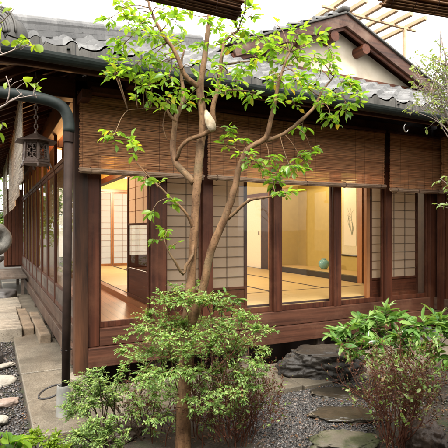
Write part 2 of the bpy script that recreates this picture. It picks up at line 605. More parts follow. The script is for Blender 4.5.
def np_mesh(name, verts, faces_flat, loop_tot, mat, parent=None, tint=None, smooth=True):
    off = np.zeros(3)
    if parent is not None:
        w = world_loc(parent)
        off = np.array([w.x, w.y, w.z])
    me = bpy.data.meshes.new(name)
    me.vertices.add(len(verts))
    me.vertices.foreach_set('co', (verts - off).astype(np.float32).ravel())
    me.loops.add(len(faces_flat))
    me.loops.foreach_set('vertex_index', faces_flat.astype(np.int32))
    starts = np.concatenate([[0], np.cumsum(loop_tot)[:-1]]).astype(np.int32)
    me.polygons.add(len(loop_tot))
    me.polygons.foreach_set('loop_start', starts)
    me.polygons.foreach_set('loop_total', loop_tot.astype(np.int32))
    me.update(calc_edges=True)
    me.polygons.foreach_set('use_smooth', np.full(len(loop_tot), smooth))
    if tint is not None:
        at = me.attributes.new('tint', 'FLOAT', 'POINT')
        at.data.foreach_set('value', tint.astype(np.float32))
    me.materials.append(M[mat])
    o = bpy.data.objects.new(name, me)
    C.objects.link(o)
    if parent is not None:
        o.parent = parent
    return o


class Leaves:
    """collects leaf blades, builds them as one foliage mesh"""

    def __init__(self):
        self.p, self.d, self.n, self.L, self.W, self.t = [], [], [], [], [], []

    def add(self, p, d, n, L, W, tint=None):
        self.p.append(p)
        self.d.append(d)
        self.n.append(n)
        self.L.append(L)
        self.W.append(W)
        self.t.append(random.random() if tint is None else tint)

    def build(self, name, mat, parent=None, fold=0.22, curl=0.22, shape=None):
        p, d, n = np.array(self.p), np.array(self.d), np.array(self.n)
        L, W = np.array(self.L)[:, None], np.array(self.W)[:, None]
        d = d / np.linalg.norm(d, axis=1, keepdims=True)
        s = np.cross(d, n)
        s /= np.linalg.norm(s, axis=1, keepdims=True) + 1e-9
        n = np.cross(s, d)
        N = len(p)
        shape = shape or ((0.08, 0.30), (0.28, 0.84), (0.52, 1.0), (0.74, 0.80), (0.90, 0.36))
        rows = [p]
        cu = curl * (0.5 + rng.random((N, 1)))
        for (a, w) in shape:
            c = p + d * L * a - n * L * cu * a * a
            rows += [c - s * W * 0.5 * w + n * W * fold * w, c, c + s * W * 0.5 * w + n * W * fold * w]
        rows.append(p + d * L - n * L * cu)
        k = len(rows)
        verts = np.stack(rows, 1).reshape(-1, 3)
        m = len(shape)
        tri, quad = [], []
        tri += [(0, 2, 1), (0, 3, 2)]
        for i in range(m - 1):
            a, b = 1 + 3 * i, 4 + 3 * i
            quad += [(a, a + 1, b + 1, b), (a + 1, a + 2, b + 2, b + 1)]
        a = 1 + 3 * (m - 1)
        tri += [(a, a + 1, k - 1), (a + 1, a + 2, k - 1)]
        base = (np.arange(N) * k)[:, None]
        flat = np.concatenate([(base + np.array(f)[None]).ravel() if False else (base + np.array(f)[None]) for f in tri + quad], 1).ravel()
        tot = np.tile(np.array([3] * len(tri) + [4] * len(quad)), N)
        tint = np.repeat(np.array(self.t), k)
        return np_mesh(name, verts, flat, tot, mat, parent, tint)


def rv(s=1.0):
    return np.array([random.gauss(0, s), random.gauss(0, s), random.gauss(0, s)])


def unit(v):
    return v / (np.linalg.norm(v) + 1e-9)


def spline(pts, step=0.03, jit=0.0):
    """Catmull-Rom through 4-tuples (x, y, z, r)"""
    pts = [np.array(p, float) for p in pts]
    out = []
    for i in range(len(pts) - 1):
        p0, p1, p2, p3 = pts[max(i - 1, 0)], pts[i], pts[i + 1], pts[min(i + 2, len(pts) - 1)]
        n = max(2, int(np.linalg.norm(p2[:3] - p1[:3]) / step))
        for k in range(n):
            t = k / n
            q = 0.5 * (2 * p1 + (p2 - p0) * t + (2 * p0 - 5 * p1 + 4 * p2 - p3) * t * t + (3 * p1 - p0 - 3 * p2 + p3) * t ** 3)
            if jit and out:
                q[:3] += rv(jit)
            out.append(q)
    out.append(pts[-1])
    return out


def rock(name, mat, loc, size, label, cat='stone', seed=0, flat=0.0, rough=0.25, rotz=0.0, group=None, sub=4, sink=0.0, crag=0.0):
    """a boulder: a ball pushed about by noise, flattened on top"""
    import bmesh
    bm = bmesh.new()
    bmesh.ops.create_icosphere(bm, subdivisions=sub, radius=1.0)
    sv = Vector((seed * 3.1, seed * 1.7, seed * 0.9))
    for v in bm.verts:
        p = v.co.copy()
        # chiselled look: large facets and fine crust
        k = 1 + rough * mnoise.noise(p * 1.3 + sv) + rough * 0.55 * mnoise.noise(p * 3.1 + sv) + rough * 0.22 * mnoise.noise(p * 8 + sv)
        if sub > 4 and crag:
            w = p + Vector((0.25 * mnoise.noise(p * 2 + sv), 0.25 * mnoise.noise(p * 2 - sv), 0))
            k -= crag * max(0.0, 0.22 - abs(mnoise.noise(Vector((w.x * 1.1, w.y * 1.1, w.z * 3.2)) + sv))) * 2.2
            k += crag * 0.42 * mnoise.noise(p * 6.5 - sv) + crag * 0.26 * mnoise.noise(p * 15 + sv) + crag * 0.13 * mnoise.noise(p * 32 + sv)
        q = p * k
        if flat and q.z > flat:
            q.z = flat + (q.z - flat) * 0.22
        c, s = math.cos(rotz), math.sin(rotz)
        x, y = q.x * size[0], q.y * size[1]
        v.co = Vector((x * c - y * s, x * s + y * c, q.z * size[2]))
    me = bpy.data.meshes.new(name)
    bm.to_mesh(me)
    bm.free()
    me.polygons.foreach_set('use_smooth', [True] * len(me.polygons))
    me.materials.append(M[mat])
    o = bpy.data.objects.new(name, me)
    o.location = (float(loc[0]), float(loc[1]), float(loc[2]) - sink)
    C.objects.link(o)
    return tag(o, label, cat, group)


# ------------------------------------------------------------------ setting
def ground_sheet():
    xs = np.concatenate([[-400, -120, -40, -15, -7], np.linspace(-4, 8, 161), [11, 18, 40, 120, 400]])
    ys = np.concatenate([[-400, -120, -40, -12, -4], np.linspace(0, 9, 121), [12, 18, 40, 120, 400]])
    X, Y = np.meshgrid(xs, ys, indexing='ij')
    Z = np.zeros_like(X)
    for i in range(len(xs)):
        for j in range(len(ys)):
            x, y = xs[i], ys[j]
            if -4 <= x <= 8 and 0 <= y <= 9:
                h = 0.022 * mnoise.noise(Vector((x * 1.1, y * 1.1, 0))) + 0.012 * mnoise.noise(Vector((x * 4, y * 4, 2)))
                # low mound of earth round the tree
                q = math.exp(-(((x - 0.9) / 0.7) ** 2 + ((y - 2.75) / 0.5) ** 2))
                h += 0.06 * q
                Z[i, j] = h - 0.02
                if x > 1.0 and y > 4.36:
                    Z[i, j] = -0.34
            else:
                Z[i, j] = -0.02
    verts = np.stack([X.ravel(), Y.ravel(), Z.ravel()], 1)
    nx, ny = len(xs), len(ys)
    a = (np.arange(nx - 1)[:, None] * ny + np.arange(ny - 1)[None]).ravel()
    f = np.stack([a, a + ny, a + ny + 1, a + 1], 1)
    o = np_mesh('ground', verts, f.ravel(), np.full(len(f), 4), 'soil')
    o['kind'] = 'structure'


ground_sheet()


def slab(name, x0, x1, y0, y1, z0, z1, mat='concrete'):
    o = MB().box(x0, x1, y0, y1, z0, z1).build(name, mat, None, bevel=0.012)
    o['kind'] = 'structure'
    return o


slab('path', 0.275, 0.93, 3.52, 5.10, -0.4, 0.034)
slab('path', 0.270, 0.93, 5.112, 6.28, -0.1, 0.042)
slab('path', 0.275, 0.93, 6.292, 14.2, -0.1, 0.036)
slab('path', 0.94, 2.62, 3.56, 4.36, -0.4, 0.034)
slab('path', 2.63, 4.6, 3.54, 4.30, -0.4, 0.030)
slab('path', 4.61, 6.1, 3.56, 4.32, -0.4, 0.034)


# ---- gravel: single pebbles strewn over the two beds, one object
def gravel():
    import bmesh
    bm = bmesh.new()
    bmesh.ops.create_icosphere(bm, subdivisions=1, radius=1.0)
    sv = np.array([v.co[:] for v in bm.verts])
    sf = np.array([[v.index for v in f.verts] for f in bm.faces])
    bm.free()
    pts = []
    a0, a1 = G(352, 448), G(392, 380)
    nrm = np.array([-(a1 - a0)[1], (a1 - a0)[0]])
    nrm /= np.linalg.norm(nrm)
    b0, b1 = G(222, 448), G(236, 395)
    nb = np.array([(b1 - b0)[1], -(b1 - b0)[0]])
    nb /= np.linalg.norm(nb)
    n = 0
    while n < 30000:
        x, y = random.uniform(0.9, 4.4), random.uniform(1.5, 3.53)
        sd = (x - a0[0]) * nrm[0] + (y - a0[1]) * nrm[1]
        sb = (x - b0[0]) * nb[0] + (y - b0[1]) * nb[1]
        e = 0.12 * mnoise.noise(Vector((x * 3, y * 3, 0)))
        thin = min(1.0, max(0.03, min((sd + e) / 0.25 + 0.5, (sb + e) / 0.2 + 0.6)))
        if random.random() < thin:
            pts.append((x, y))
            n += 1
    n = 0
    while n < 18000:
        x, y = random.uniform(-1.6, 0.30), random.uniform(2.6, 7.6)
        if y > 5 and random.random() < 0.35:
            continue
        if x > 0.255:
            continue
        pts.append((x, y))
        n += 1
    pts = np.array(pts)
    N = len(pts)
    s = rng.gamma(5.0, 0.00115, N) + 0.003
    ang = rng.random((N, 3)) * 6.28
    sc = np.stack([1 + 0.5 * rng.random(N), 0.7 + 0.4 * rng.random(N), 0.5 + 0.25 * rng.random(N)], 1) * s[:, None]
    V = sv[None] * (1 + 0.18 * rng.standard_normal((N, len(sv), 1))) * sc[:, None]
    c, q = np.cos(ang[:, 0]), np.sin(ang[:, 0])
    x = V[:, :, 0] * c[:, None] - V[:, :, 1] * q[:, None]
    y = V[:, :, 0] * q[:, None] + V[:, :, 1] * c[:, None]
    tl = (ang[:, 1] - 3.14) * 0.12
    z = V[:, :, 2] + x * tl[:, None]
    zz = np.array([0.022 * mnoise.noise(Vector((px * 1.1, py * 1.1, 0))) + 0.012 * mnoise.noise(Vector((px * 4, py * 4, 2))) - 0.02 for px, py in pts])
    zz += rng.random(N) * 0.012
    zz = np.where((pts[:, 0] > 0.27) & (pts[:, 1] > 3.53) , 0.04, zz)
    V = np.stack([x + pts[:, :1], y + pts[:, 1:], z + zz[:, None] + 0.003], 2).reshape(-1, 3)
    f = (sf[None] + (np.arange(N) * len(sv))[:, None, None]).ravel()
    t = np.repeat(rng.random(N), len(sv))
    o = np_mesh('gravel', V, f, np.full(N * len(sf), 3), 'pebble', None, t, True)
    tag(o, 'dark grey wet gravel strewn between the stepping stones and path', 'gravel', None, 'stuff')


gravel()

# ------------------------------------------------------------------ the house
Y0 = 4.79
X0 = 0.80
ZF, ZR = 0.49, 0.55
house = thing('wooden_house', (3.3, 8.5, 0), 'old dark wooden tea house with tiled eaves and glass sliding doors', 'house')
H = house

# corner post and frame post
box('corner_post', 'post', H, 0.735, 0.865, 4.72, 4.85, 0.05, 3.0, bevel=0.008)
o = rock('post_stone', 'granite', (0.80, 4.785, 0.03), (0.13, 0.13, 0.045), None, None, 3, 0.5)
o.parent = H
o.location = Vector(o.location) - H.location
# front sill and ground beam
box('sill', 'beamX', H, 0.985, 5.88, 4.755, 4.855, 0.315, ZF, bevel=0.006)
box('ground_beam', 'beamX', H, 0.867, 5.88, 4.715, 4.845, 0.11, 0.310, bevel=0.008)
box('sill', 'beamY', H, 0.765, 0.865, 4.852, 14.2, 0.315, ZF, bevel=0.006)
box('ground_beam', 'beamY', H, 0.725, 0.855, 4.852, 14.2, 0.13, 0.310, bevel=0.008)
# posts of the front
for x, w in ((0.922, 0.12), (1.61, 0.17), (2.19, 0.12), (3.13, 0.115), (4.06, 0.115), (4.97, 0.115)):
    box('post', 'woodZ', H, x - w / 2, x + w / 2, 4.752, 4.862, ZF if x > 0.95 else 0.312, 2.30, bevel=0.006)
box('post', 'woodZ', H, 5.80, 5.93, 4.745, 4.87, 0.05, 3.26, bevel=0.006)
box('lintel', 'woodX', H, 0.867, 5.80, 4.757, 4.857, 2.30, 2.42, bevel=0.006)
box('eave_beam', 'woodX', H, 0.2, 5.80, 4.72, 4.88, 2.78, 2.97, bevel=0.008)
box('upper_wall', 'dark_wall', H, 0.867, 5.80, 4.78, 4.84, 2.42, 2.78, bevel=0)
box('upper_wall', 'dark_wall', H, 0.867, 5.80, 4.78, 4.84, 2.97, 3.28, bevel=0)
# foundation posts under the floor
for x in (1.6, 2.7, 3.82, 4.98):
    box('floor_post', 'greyZ', H, x - 0.055, x + 0.055, 4.80, 4.90, -0.35, 0.11, bevel=0.006)
for y in (5.75, 6.65, 7.6, 9.4, 11.2):
    box('floor_post', 'greyZ', H, 0.735, 0.845, y - 0.055, y + 0.055, 0.04, 0.13, bevel=0.006)
box('underfloor_shade_sheet', 'dark_wall', H, 0.9, 6.0, 5.3, 5.36, -0.4, 0.44, bevel=0)  # dark sheets put in for the black shade beneath the floor
box('underfloor_shade_sheet', 'dark_wall', H, 1.30, 1.36, 5.37, 14, -0.4, 0.43, bevel=0)


def glass_door(axis, a0, a1, c, z0, z1, board=None, mat='red', stile=0.035):
    """one sliding glass leaf between a0 and a1 on the line c: frame, pane and (side doors) a bottom board"""
    t = 0.03
    m = MB()

    def b(p0, p1, q0, q1, z0_, z1_):
        if axis == 'X':
            return (p0, p1, q0, q1, z0_, z1_)
        return (q0, q1, p0, p1, z0_, z1_)
    m.box(*b(a0, a0 + stile, c, c + t, z0, z1)).box(*b(a1 - stile, a1, c, c + t, z0, z1))
    m.box(*b(a0 + stile, a1 - stile, c + 0.001, c + t - 0.001, z0, z0 + 0.06)).box(*b(a0 + stile, a1 - stile, c + 0.001, c + t - 0.001, z1 - 0.05, z1))
    zb = z0 + 0.06
    if board:
        m.box(*b(a0 + stile, a1 - stile, c + 0.001, c + t - 0.001, board, board + 0.035))
        zb = board + 0.035
    fr = m.build('glass_door', mat + 'Z', H, bevel=0.003)
    if board:
        p = MB().box(*b(a0 + stile, a1 - stile, c + 0.006, c + 0.02, z0 + 0.06, board)).build('bottom_board', 'greyY', fr)
    g = MB()
    if axis == 'X':
        g.add([(a0 + stile, c + 0.015, zb), (a1 - stile, c + 0.015, zb), (a1 - stile, c + 0.015, z1 - 0.05), (a0 + stile, c + 0.015, z1 - 0.05)], [(0, 1, 2, 3)])
    else:
        g.add([(c + 0.015, a0 + stile, zb), (c + 0.015, a1 - stile, zb), (c + 0.015, a1 - stile, z1 - 0.05), (c + 0.015, a0 + stile, z1 - 0.05)], [(0, 3, 2, 1)])
    g.build('pane', 'glass', fr)
    return fr


for a0, a1 in ((0.985, 1.52), (1.70, 2.125), (2.255, 3.068), (3.192, 3.998), (4.122, 4.908), (5.032, 5.795)):
    glass_door('X', a0, a1, 4.80, ZF + 0.002, 2.298, None, 'wood', 0.022)
# left side: sliding doors every half bay, transom glass above
ys = [4.86 + 0.92 * k for k in range(11)]
for k in range(10):
    y0, y1 = ys[k], ys[k + 1]
    box('post', 'redZ', H, 0.772, 0.812, y1 - 0.03, y1 + 0.03, ZF, 2.78, bevel=0.004)
    s = 0.032 if k else 0.01
    glass_door('Y', y0 + s, y1 - 0.032, 0.777, ZF + 0.002, 2.298, ZF + 0.25, 'red', 0.035)
    box('transom_bar', 'redY', H, 0.768, 0.85, y0 + s, y1 - 0.032, 2.30, 2.355, bevel=0.004)
box('eave_beam', 'woodY', H, 0.72, 0.88, 4.885, 14.2, 2.78, 2.97, bevel=0.008)
box('upper_wall', 'dark_wall', H, 0.78, 0.84, 4.9, 14.2, 2.97, 3.26, bevel=0)
# shutter closet at the far end of the side veranda
for k in range(5):
    box('shutter_board', 'redZ', H, 0.33 + k * 0.094, 0.418 + k * 0.094, 14.05, 14.10, 0.5, 2.55, bevel=0.006)
box('shutter_closet', 'woodZ', H, 0.34, 0.79, 14.104, 14.9, 0.45, 2.6, bevel=0.006)


# ---- floors
box('veranda_floor', 'boards', H, 0.867, 1.70, 4.858, 14.0, 0.42, ZF - 0.006, bevel=0)
box('threshold', 'honeyX', H, 1.70, 5.80, 4.858, 4.975, 0.45, 0.520, bevel=0.003)
box('threshold', 'honeyY', H, 1.702, 1.80, 4.98, 12.0, 0.45, ZR + 0.004, bevel=0.003)
box('room_floor', 'dark_wall', H, 1.80, 5.80, 4.98, 12.0, 0.40, 0.52, bevel=0)


def mat_at(x0, x1, y0, y1, along):
    m = MB().box(x0 + 0.002, x1 - 0.002, y0 + 0.002, y1 - 0.002, 0.522, ZR).build('tatami_mat', 'tatami', H)
    b = MB()
    w = 0.028
    if along == 'X':
        b.box(x0 + 0.002, x1 - 0.002, y0 + 0.001, y0 + w, 0.530, ZR + 0.002).box(x0 + 0.002, x1 - 0.002, y1 - w, y1 - 0.001, 0.530, ZR + 0.002)
    else:
        b.box(x0 + 0.001, x0 + w, y0 + 0.002, y1 - 0.002, 0.530, ZR + 0.002).box(x1 - w, x1 - 0.001, y0 + 0.002, y1 - 0.002, 0.530, ZR + 0.002)
    b.build('mat_border', 'cloth_edge', m)


for k in range(2):
    mat_at(1.8 + 2 * k, 3.8 + 2 * k, 4.98, 5.98, 'X')
for r in range(3):
    for k in range(4):
        y0 = 5.98 + 2 * r
        mat_at(1.8 + k, 2.8 + k, y0, y0 + 2, 'Y')

# ---- interior walls, ceiling
box('ceiling', 'honeyY', H, 0.85, 6.7, 4.87, 14.2, 2.98, 3.06, bevel=0)
box('interior_wall', 'dark_wall', H, 5.83, 5.90, 4.872, 6.13, 0.42, 2.98, bevel=0)
box('alcove_post', 'honeyZ', H, 5.78, 5.90, 6.14, 6.26, 0.52, 2.98, bevel=0.005)
box('interior_wall', 'gold_wall', H, 6.50, 6.56, 6.20, 9.12, 0.5, 2.98, bevel=0)        # back of the alcove
box('interior_wall', 'gold_wall', H, 5.905, 6.50, 6.15, 6.21, 0.5, 2.98, bevel=0)       # its south cheek
box('interior_wall', 'gold_wall', H, 5.905, 6.50, 9.02, 9.08, 0.5, 2.98, bevel=0)       # its north cheek
box('interior_wall', 'gold_wall', H, 5.86, 5.90, 6.265, 9.02, 2.42, 2.98, bevel=0)
box('alcove_kerb', 'black_lacquer', H, 5.79, 5.89, 6.262, 9.0, 0.552, 0.655, bevel=0.004)
box('alcove_floor', 'tatami', H, 5.89, 6.498, 6.212, 9.018, 0.60, 0.661, bevel=0)
box('alcove_post', 'honeyZ', H, 5.78, 5.90, 9.04, 9.20, 0.52, 2.98, bevel=0.005)
box('interior_wall', 'gold_wall', H, 5.83, 5.90, 9.21, 12.0, 2.36, 2.98, bevel=0)
box('head_jamb', 'redY', H, 5.79, 5.91, 9.21, 12.0, 2.28, 2.36, bevel=0.003)
for k in range(2):
    y0 = 9.62 + k * 1.0
    f = MB().box(5.83, 5.86, y0, y0 + 0.99, ZR, 2.278).build('fusuma_panel', 'fusuma', H, bevel=0.003)
    hy = y0 + 0.08
    MB().box(5.822, 5.829, hy - 0.025, hy + 0.025, 1.36, 1.44).build('finger_pull', 'iron', f, bevel=0.003)
box('interior_wall', 'dark_wall', H, 5.84, 5.90, 9.21, 9.615, 0.5, 2.28, bevel=0)
box('interior_wall', 'dark_wall', H, 5.84, 5.90, 11.62, 12.0, 0.5, 2.28, bevel=0)
# north side
box('interior_wall', 'gold_wall', H, 0.86, 5.83, 12.02, 12.08, 2.52, 2.98, bevel=0)
box('head_jamb', 'honeyX', H, 1.76, 5.83, 11.99, 12.09, 2.46, 2.52, bevel=0.003)
box('threshold', 'honeyX', H, 1.80, 5.83, 12.0, 12.09, 0.45, 0.556, bevel=0.003)
box('interior_wall', 'gold_wall', H, 0.86, 1.74, 13.96, 14.02, 0.48, 2.98, bevel=0)


def shoji(axis, a0, a1, c, z0, z1, koshi=None, cols=4, pitch=0.128, paper_mat='paper', wood_mat='wood', back=1, parent_name='shoji_screen', glass_z=None, lat=None):
    t = 0.03
    s = 0.035

    def bb(m, p0, p1, q0, q1, za, zb):
        return m.box(p0, p1, q0, q1, za, zb) if axis == 'X' else m.box(q0, q1, p0, p1, za, zb)
    m = MB()
    bb(m, a0, a0 + s, c, c + t, z0, z1)
    bb(m, a1 - s, a1, c, c + t, z0, z1)
    bb(m, a0 + s, a1 - s, c + .001, c + t - .001, z0, z0 + 0.05)
    bb(m, a0 + s, a1 - s, c + .001, c + t - .001, z1 - 0.04, z1)
    zb = z0 + 0.05
    if koshi:
        bb(m, a0 + s, a1 - s, c + .001, c + t - .001, koshi, koshi + 0.03)
        zb = koshi + 0.03
    if glass_z:
        bb(m, a0 + s, a1 - s, c + .001, c + t - .001, glass_z, glass_z + 0.03)
    fr = m.build(parent_name, wood_mat + 'Z', H, bevel=0.002)
    if koshi:
        k = MB()
        bb(k, a0 + s, a1 - s, c + 0.011, c + 0.02, z0 + 0.05, koshi)
        k.build('waist_board', wood_mat + axis, fr)
    zp = zb if not glass_z else glass_z + 0.03
    k = MB()
    w = 0.0055
    for i in range(1, cols):
        x = a0 + s + (a1 - a0 - 2 * s) * i / cols
        bb(k, x - w / 2, x + w / 2, c + 0.010, c + 0.021, zp, z1 - 0.04)
    n = int((z1 - 0.04 - zp) / pitch)
    for i in range(1, n + 1):
        z = zp + (z1 - 0.04 - zp) * i / (n + 1)
        bb(k, a0 + s, a1 - s, c + 0.0115, c + 0.0195, z - w / 2, z + w / 2)
    k.build('lattice', (lat or wood_mat) + 'Z', fr)
    p = MB()
    y = c + (0.024 if back > 0 else 0.008)
    q = [(a0 + s, zp), (a1 - s, zp), (a1 - s, z1 - 0.04), (a0 + s, z1 - 0.04)]
    p.add([(u, y, z) if axis == 'X' else (y, u, z) for u, z in q], [(0, 1, 2, 3)])
    p.build('paper_pane', paper_mat, fr)
    if glass_z:
        q = [(a0 + s, zb), (a1 - s, zb), (a1 - s, glass_z), (a0 + s, glass_z)]
        MB().add([(u, y, z) if axis == 'X' else (y, u, z) for u, z in q], [(0, 3, 2, 1)]).build('glass_pane', 'glass', fr)
    return fr


shoji('X', 1.72, 2.26, 4.90, 0.521, 2.30, 0.77, 2, lat='grey')
shoji('X', 2.262, 2.80, 4.94, 0.521, 2.30, 0.77, 2, lat='grey')
shoji('X', 4.80, 5.76, 4.94, 0.521, 2.30, 0.77, 4, lat='grey')
box('jamb', 'honeyZ', H, 4.735, 4.795, 4.94, 5.0, 0.521, 2.30, bevel=0.003)
for k in range(4):
    shoji('X', 1.82 + k, 2.81 + k, 12.03, 0.557, 2.458, None, 4, 0.16, 'paper_thin', 'honey', 1, 'shoji_screen')
# partition between veranda and room
box('head_jamb', 'redY', H, 1.70, 1.80, 4.98, 12.0, 2.27, 2.36, bevel=0.003)
box('interior_wall', 'gold_wall', H, 1.72, 1.78, 4.98, 12.0, 2.36, 2.98, bevel=0)
box('jamb', 'redZ', H, 1.69, 1.81, 8.62, 8.74, 0.5, 2.27, bevel=0.004)
shoji('Y', 5.06, 6.52, 1.735, ZR + 0.006, 2.27, 0.93, 4, 0.18, 'paper_pink', 'red', 1, 'snow_viewing_screen', 1.55, 'honey')
for k in range(3):
    shoji('Y', 8.76 + k * 1.08, 9.83 + k * 1.08, 1.735, ZR + 0.006, 2.27, 0.77, 4, 0.16, 'paper', 'honey', 1)

# ------------------------------------------------------------------ roofs
XE, YE, ZE, SL = -0.12, 3.86, 2.93, 0.5
XV = 5.08                                             # inner corner where the wing's eave begins


def tile_wave(ph):
    """section of one pantile: a round roll, then a shallow trough, a dark joint between"""
    w = np.where(ph < 0.34, 0.034 * np.sin(np.clip(ph / 0.34, 0, 1) * np.pi) ** 0.8, -0.016 * np.sin((ph - 0.40) / 0.60 * np.pi))
    return np.where((ph >= 0.34) & (ph < 0.40), -0.03, w)


def tile_field(name, mat, parent, a_rng, t_len, frame, keep, z0=ZE, slope=SL, per=0.27, course=0.235, amp=0.03):
    """wavy pantiles: a runs along the eave, t up the slope (plan length); frame maps (a, t) to plan x, y"""
    na = int((a_rng[1] - a_rng[0]) / per * 20)
    A = np.linspace(a_rng[0], a_rng[1], na + 1)
    T, lift = [], []
    nc = int(t_len / course)
    for k in range(nc):
        T += [k * course, (k + 0.94) * course, (k + 0.985) * course]
        lift += [0.042, -0.002, -0.02]
    T, lift = np.array(T), np.array(lift)
    ph = (A / per) % 1.0
    wv = tile_wave(ph)
    Z = z0 + T[None] * slope + wv[:, None] + lift[None]
    col = np.floor(A / per)[:, None] * 7.13 + np.repeat(np.arange(nc), 3)[None] * 3.7
    Z = Z + 0.007 * np.sin(col * 12.9898)
    X, Y = frame(A[:, None] + 0 * T[None], T[None] + 0 * A[:, None])
    verts = np.stack([X.ravel(), Y.ravel(), Z.ravel()], 1)
    ny = len(T)
    aidx = np.repeat(np.arange(na), ny - 1)
    tidx = np.tile(np.arange(ny - 1), na)
    i0 = aidx * ny + tidx
    f = np.stack([i0, i0 + ny, i0 + ny + 1, i0 + 1], 1)
    cx = verts[f].mean(1)
    f = f[keep(cx[:, 0], cx[:, 1])]
    return np_mesh(name, verts, f.ravel(), np.full(len(f), 4), mat, parent, None, False)


roof = MB()
# roof boarding under the tiles, one slope each
q = lambda x, y, z: (x, y, z)
TOP = 7.4


def zr(t):
    return ZE - 0.055 + SL * t


def slab_poly(m, pts, th=0.03):
    n = len(pts)
    m.add(list(pts) + [(x, y, z - th) for x, y, z in pts], [tuple(range(n)), tuple(range(2 * n - 1, n - 1, -1))] + [(i, i + n, (i + 1) % n + n, (i + 1) % n) for i in range(n)])


t = TOP - YE
slab_poly(roof, [(XE, YE, zr(0)), (XV, YE, zr(0)), (XV + t, TOP, zr(t)), (XE + t, TOP, zr(t))])
rf = roof.build('roof', 'woodY', H)
r2 = MB()
slab_poly(r2, [(XE, YE, zr(0)), (XE + t, TOP, zr(t)), (XE + t, 15, zr(t)), (XE, 15, zr(0))])
r2.build('roof', 'woodX', H)
r3 = MB()
slab_poly(r3, [(XE + t, TOP, zr(t)), (XV + t, TOP, zr(t)), (XV + t, 12.7, 3.15), (XE + t, 12.7, 3.15)])
r3.build('roof', 'tile', H)
tile_field('roof_tiles', 'tile', rf, (XE, XV + t), t, lambda a, s: (a, YE + s),
           lambda x, y: (x - XE > (y - YE) - 0.02) & (x - XV < (y - YE) + 0.02))
tile_field('side_roof_tiles', 'tile', rf, (YE, 15), t, lambda a, s: (XE + s, a), lambda x, y: (y - YE > (x - XE) - 0.02))


def eave_tiles(parent, x0, x1, per=0.27):
    """front faces of the eave tiles: a wavy upper edge over a straight lower one"""
    m = MB()
    n = int((x1 - x0) / per * 20)
    top, bot = [], []
    for i in range(n + 1):
        a = x0 + (x1 - x0) * i / n
        ph = (a / per) % 1.0
        w = float(tile_wave(np.array(ph)))
        top.append((a, w + ZE + 0.022))
        drop = 0.035 * max(0.0, 1 - abs(ph - 0.18) / 0.2)
        bot.append((a, ZE - 0.075 - drop * 0.5))
    vs, fs = [], []
    for (a, zt), (_, zb) in zip(top, bot):
        vs += [(a, YE - 0.022, zb), (a, YE - 0.022, zt), (a, YE + 0.012, zt + 0.002), (a, YE + 0.012, zb)]
    for i in range(n):
        k = 4 * i
        fs += [(k, k + 4, k + 5, k + 1), (k + 1, k + 5, k + 6, k + 2), (k + 3, k + 7, k + 4, k)]
    m.add(vs, fs)
    return m.build('eave_tile_edge', 'eave_edge', parent)


eave_tiles(rf, XE, XV)
# hip ridge: courses of flat tiles under a round cap, with a ringed end tile at the corner
hd = unit(np.array([1, 1, SL]))
hs = unit(np.array([1, -1, 0]))
hu = np.cross(hs, hd)
hu = hu if hu[2] > 0 else -hu
c0 = np.array([0.07, 4.05, ZE + 0.12])
m = MB()
e1 = c0 + hd * 4.6
m.bar(c0 - hu * 0.01, e1 - hu * 0.01, 0.20, 0.05, hu).bar(c0 + hu * 0.042, e1 + hu * 0.042, 0.17, 0.045, hu)
m.tube([c0 + hu * 0.09, e1 + hu * 0.09], 0.062, 14)
m.build('hip_ridge', 'tile', rf, smooth=False)
m = MB()
ec = c0 - hd * 0.05 - np.array([0, 0, 0.03])
hu2 = np.array([0, 0, 1.0])
hd2 = unit(np.array([1, 1, 0]))
for k, r in enumerate(np.linspace(0.195, 0.04, 10)):
    pts = [ec - hd2 * (0.006 * k) + hs * r * math.cos(a) + hu2 * r * 1.15 * math.sin(a) for a in np.linspace(0, math.pi, 22)]
    m.tube(pts, 0.0095, 6)
m.tube([ec + hd2 * 0.14, ec - hd2 * 0.02], 0.185, 26)
m.build('ridge_end_tile', 'tile_dark', rf, smooth=True)

# rafters
for k in range(17):
    x = 0.12 + k * 0.31
    e_ = min(4.95, YE + x - XE)
    if e_ < YE + 0.3:
        continue
    MB().bar((x, YE + 0.06, ZE - 0.135), (x, e_, ZE - 0.135 + SL * (e_ - YE - 0.06)), 0.05, 0.055).build('rafter', 'woodY', rf, bevel=0.003)
for k in range(33):
    y = 4.3 + k * 0.31
    e_ = min(0.95, XE + y - YE)
    MB().bar((XE + 0.06, y, ZE - 0.135), (e_, y, ZE - 0.135 + SL * (e_ - XE - 0.06)), 0.05, 0.055).build('rafter', 'woodX', rf, bevel=0.003)
MB().bar((XE + 0.04, YE + 0.04, ZE - 0.15), (0.95, 4.93, ZE - 0.17 + SL * 1.0), 0.09, 0.10).build('hip_rafter', 'woodX', rf, bevel=0.004)
box('eave_batten', 'woodX', rf, XE + 0.05, XV, YE + 0.035, YE + 0.075, ZE - 0.16, ZE - 0.115, bevel=0.003)
box('bracket', 'woodX', H, 0.86, 1.25, 4.50, 4.66, 2.80, 2.86, bevel=0.004)
box('bracket', 'woodY', H, 1.18, 1.26, 4.35, 4.72, 2.865, 2.99, bevel=0.004)
box('bracket', 'woodY', H, 0.755, 0.845, 4.42, 4.715, 2.72, 2.80, bevel=0.004)

# gutter and downpipe
g = MB()


